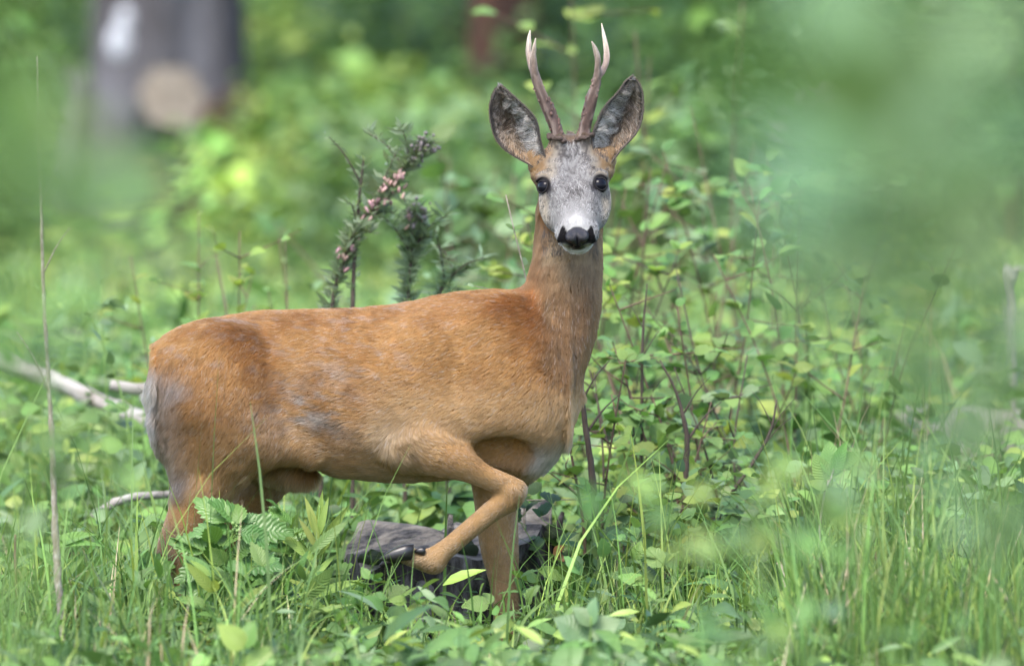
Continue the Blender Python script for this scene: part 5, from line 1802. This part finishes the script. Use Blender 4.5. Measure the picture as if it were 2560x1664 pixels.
# ---- dead stems
limb('dead_stem', 'tall thin lichen covered dead stem standing alone before the fallen branch', 'stem', [(165, 1720, -.75, .0078), (158, 1600, -.75, .0076), (142, 1400, -.75, .0068), (134, 1200, -.75, .0058), (125, 1000, -.75, .0046), (112, 780, -.75, .0038), (104, 560, -.75, .0030), (99, 360, -.75, .0024), (94, 140, -.75, .0009)], M_stem['grey'], 60, 8, .35, ((46, .5, 1, .10), (52, -.6, .9, .05), (40, .6, 1, .09), (30, -.5, 1.0, .12)))
limb('dead_stem', 'short brown dead stalk beside the lichen covered stem', 'stem', [(46, 1640, -.3, .0035), (42, 1500, -.3, .003), (38, 1400, -.3, .0028), (38, 1335, -.3, .002)], M_stem['brown'], 16, 6, .3)
dr = [('pale dry stalk with a folded withered leaf standing in tall grass', [(2262, 1640, -.4, .0042), (2264, 1540, -.4, .0040), (2270, 1440, -.4, .005), (2272, 1390, -.4, .009), (2270, 1368, -.4, .006)]),
      ('leaning pale dry stalk with a knobbed tip in low herbs', [(1990, 1600, -.3, .0036), (1975, 1530, -.3, .0034), (1958, 1440, -.3, .0036), (1946, 1404, -.3, .005)]),
      ('slim brown dry stalk with a hanging shred beside the folded leaf stalk', [(2205, 1620, -.4, .0036), (2200, 1530, -.4, .0034), (2196, 1440, -.4, .0032), (2188, 1366, -.4, .0026)]),
      ('dark bare twig slanting through the tall grass', [(2225, 1640, -.5, .004), (2200, 1600, -.5, .0036), (2160, 1540, -.5, .003), (2140, 1500, -.5, .0022)])]
for i, (lb, rows) in enumerate(dr):
    limb('dead_stem', lb, 'stem', rows, M_stem['straw' if i < 2 else ('brown')], 18, 6, .3, ((9, -.5, -.9, .06),) if i == 2 else ())
for lb, rows in (('dark upright bare stem standing close before the deer chest shrubs', [(1490, 1300, .3, .0075), (1480, 1180, .3, .007), (1462, 1050, .3, .006), (1452, 940, .3, .004), (1470, 850, .3, .002)]),
                 ('forked dark brown stem in the middle of the chest side shrubs', [(1712, 1260, .5, .007), (1716, 1160, .5, .0068), (1716, 1080, .5, .0055), (1690, 980, .5, .003), (1650, 900, .5, .0015)]),
                 ('arching thin brown twig reaching right from the suckers', [(1830, 1230, .4, .004), (1880, 1160, .4, .0038), (1925, 1080, .4, .003), (1942, 1000, .4, .0016)]),
                 ('pale bare twig tip rising above the suckers by the neck', [(1600, 1240, .7, .0045), (1605, 1080, .7, .004), (1606, 860, .7, .003), (1618, 708, .7, .0012)])):
    limb('dead_stem', lb, 'stem', rows, M_stem['dark'], 24, 7, .2, ((14, .7, 1, .08), (17, -.6, 1, .07), (10, .8, .9, .09)))

ORD = 'first second third fourth fifth sixth seventh eighth ninth tenth eleventh twelfth thirteenth fourteenth fifteenth sixteenth seventeenth eighteenth nineteenth twentieth twenty-first twenty-second'.split()


def number_off(group, text, reverse=False):
    """Tell look-alikes apart by counting them off from a landmark."""
    g_ = sorted((o for o in C.objects if o.parent is None and o.get('group') == group), key=lambda o: o.location.x / (CAM_D + o.location.y), reverse=reverse)
    for w_, o in zip(ORD, g_):
        o['label'] = text % w_


number_off(RS, '%s bushy green sucker with brown twigs counting out from the deer chest')
number_off('saplings behind the suckers', '%s soft focus green sapling behind the suckers counting out from the deer neck')
number_off('yellow green shrubs behind the rump', '%s yellow green young shrub behind the rump counting towards the withers')
number_off('herbs behind the deer', '%s soft green leafy herb behind the deer counting from rump side to neck')
number_off('herbs under the belly', '%s upright narrow leaved herb under the belly counting from hind leg to foreleg')
number_off('broad leaved herbs before the hind legs', '%s tall broad leaved herb before the hind legs counting from the lichen covered stem')
number_off('low herbs round the deer feet', '%s low leafy herb in front counting from the lichen covered stem')


# ------------------------------------------------------------------ near, out-of-focus plants in front of the lens
def veil(label, Y, base_px, region, n, size, mat, leaf='ovate', extra=(), group=None):
    """A twiggy plant standing close to the camera; its leaves fill a span of the view at depth Y."""
    g = Gp(base_px, Y)
    root = thing('near_shrub', label, 'shrub', g, group)
    x0, x1, y0, y1 = region
    cx, cy = (x0 + x1) / 2, (y0 + y1) / 2
    trunk = spline(np.array([np.array([0, 0, -.02]), (W(lerp(base_px, cx, .5), cy, Y) - g) * np.array([.7, 1, .55]), W(lerp(base_px, cx, .8), y1, Y) - g, W(cx, cy, Y) - g]), 16)
    parts = [tube(trunk, np.linspace(.0032, .0016, 16), 6)]
    for q in range(n + len(extra)):
        px, py = rnd.uniform(x0, x1), rnd.uniform(y0, y1)
        if q >= n:
            px, py = extra[q - n][:2]
        elif ((px - cx) / (x1 - x0) * 2) ** 2 + ((py - cy) / (y1 - y0) * 2) ** 2 > 1.15:
            px, py = lerp(px, cx, .45), lerp(py, cy, .45)
        p = W(px, py, Y + rnd.uniform(-.35, .35)) - g
        k_ = rnd.randint(9, 15)
        if q % 3 == 0:
            parts.append(tube(spline(np.array([trunk[k_], (trunk[k_] + p) / 2 + EZ * .01, p]), 7), np.linspace(.0022, .0010, 7), 4))
        d = nrm(p - trunk[9] + rdir(.6) * .06)
        big = q >= n
        put_leaf(leaf_mesh(leaf, extra[q - n][2] if big else rnd.choice(mat), rnd.randint(0, 2)), p, d, nrm(np.array([rnd.gauss(0, .4), -.8 + rnd.gauss(0, .3), 1])), (extra[q - n][3] if big else size) * rnd.uniform(.85, 1.15), rnd.uniform(.95, 1.2), root)
    v, f = join_geo(parts)
    obj('stem', mesh_from('stem', v, f), M_stem['green'], root)


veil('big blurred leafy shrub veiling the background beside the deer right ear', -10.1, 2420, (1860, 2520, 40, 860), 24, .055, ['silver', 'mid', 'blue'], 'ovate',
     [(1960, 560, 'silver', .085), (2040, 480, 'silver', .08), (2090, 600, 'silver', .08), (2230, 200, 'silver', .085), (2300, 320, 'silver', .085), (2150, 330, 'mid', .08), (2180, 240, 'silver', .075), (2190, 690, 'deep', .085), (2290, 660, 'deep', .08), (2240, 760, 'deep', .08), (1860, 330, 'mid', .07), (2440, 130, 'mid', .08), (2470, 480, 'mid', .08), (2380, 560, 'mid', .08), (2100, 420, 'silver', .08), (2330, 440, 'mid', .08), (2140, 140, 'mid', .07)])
veil('deep green blurred spray hanging over the right side shrubs', -8.2, 2640, (2240, 2620, 640, 1120), 20, .05, ['deep', 'mid', 'blue'], 'ovate', [(2420, 1000, 'blue', .06), (2520, 900, 'mid', .065), (2460, 760, 'mid', .06), (2350, 900, 'mid', .06)])
veil('blurred light green shrub before the tall right side grass', -5.4, 1950, (1640, 2120, 1130, 1480), 22, .04, ['fresh', 'mid', 'yellow'], 'ovate', [(1580, 1180, 'yellow', .045), (1500, 1280, 'fresh', .045), (1960, 1180, 'fresh', .05), (1640, 1240, 'fresh', .045)])
veil('blurred grey green sprig before the dry stalks', -5.8, 2140, (2000, 2330, 1130, 1360), 14, .042, ['blue', 'mid'])
veil('blurred dark sprig beside the pale logs', -7.2, 2600, (2340, 2620, 1100, 1420), 14, .046, ['blue', 'deep'])
veil('blurred low plant along the front edge before the right grass', -4.6, 2150, (1560, 2500, 1540, 1720), 30, .042, ['mid', 'fresh', 'blue'])
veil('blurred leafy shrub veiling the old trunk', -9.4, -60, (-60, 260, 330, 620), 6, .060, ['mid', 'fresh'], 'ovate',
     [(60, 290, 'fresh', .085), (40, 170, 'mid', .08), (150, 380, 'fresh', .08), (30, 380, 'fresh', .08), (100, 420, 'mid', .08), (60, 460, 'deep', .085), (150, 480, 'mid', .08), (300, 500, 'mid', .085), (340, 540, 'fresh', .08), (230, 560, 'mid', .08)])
veil('blurred green spray before the pale fallen branch', -6.4, -80, (-60, 330, 700, 1110), 12, .042, ['mid', 'fresh', 'deep'], 'ovate', [(40, 930, 'fresh', .055), (120, 1000, 'mid', .055), (30, 1080, 'mid', .055), (180, 760, 'fresh', .05), (60, 720, 'fresh', .055)])
veil('blurred green twig with broad leaves beside the lichen covered stem', -4.6, 40, (40, 340, 1080, 1260), 12, .038, ['mid', 'deep', 'fresh'])
veil('blurred pale leaf plant at the foot of the brown dead stalk', -4.2, -20, (-40, 110, 1300, 1560), 6, .045, ['blue', 'fresh'])
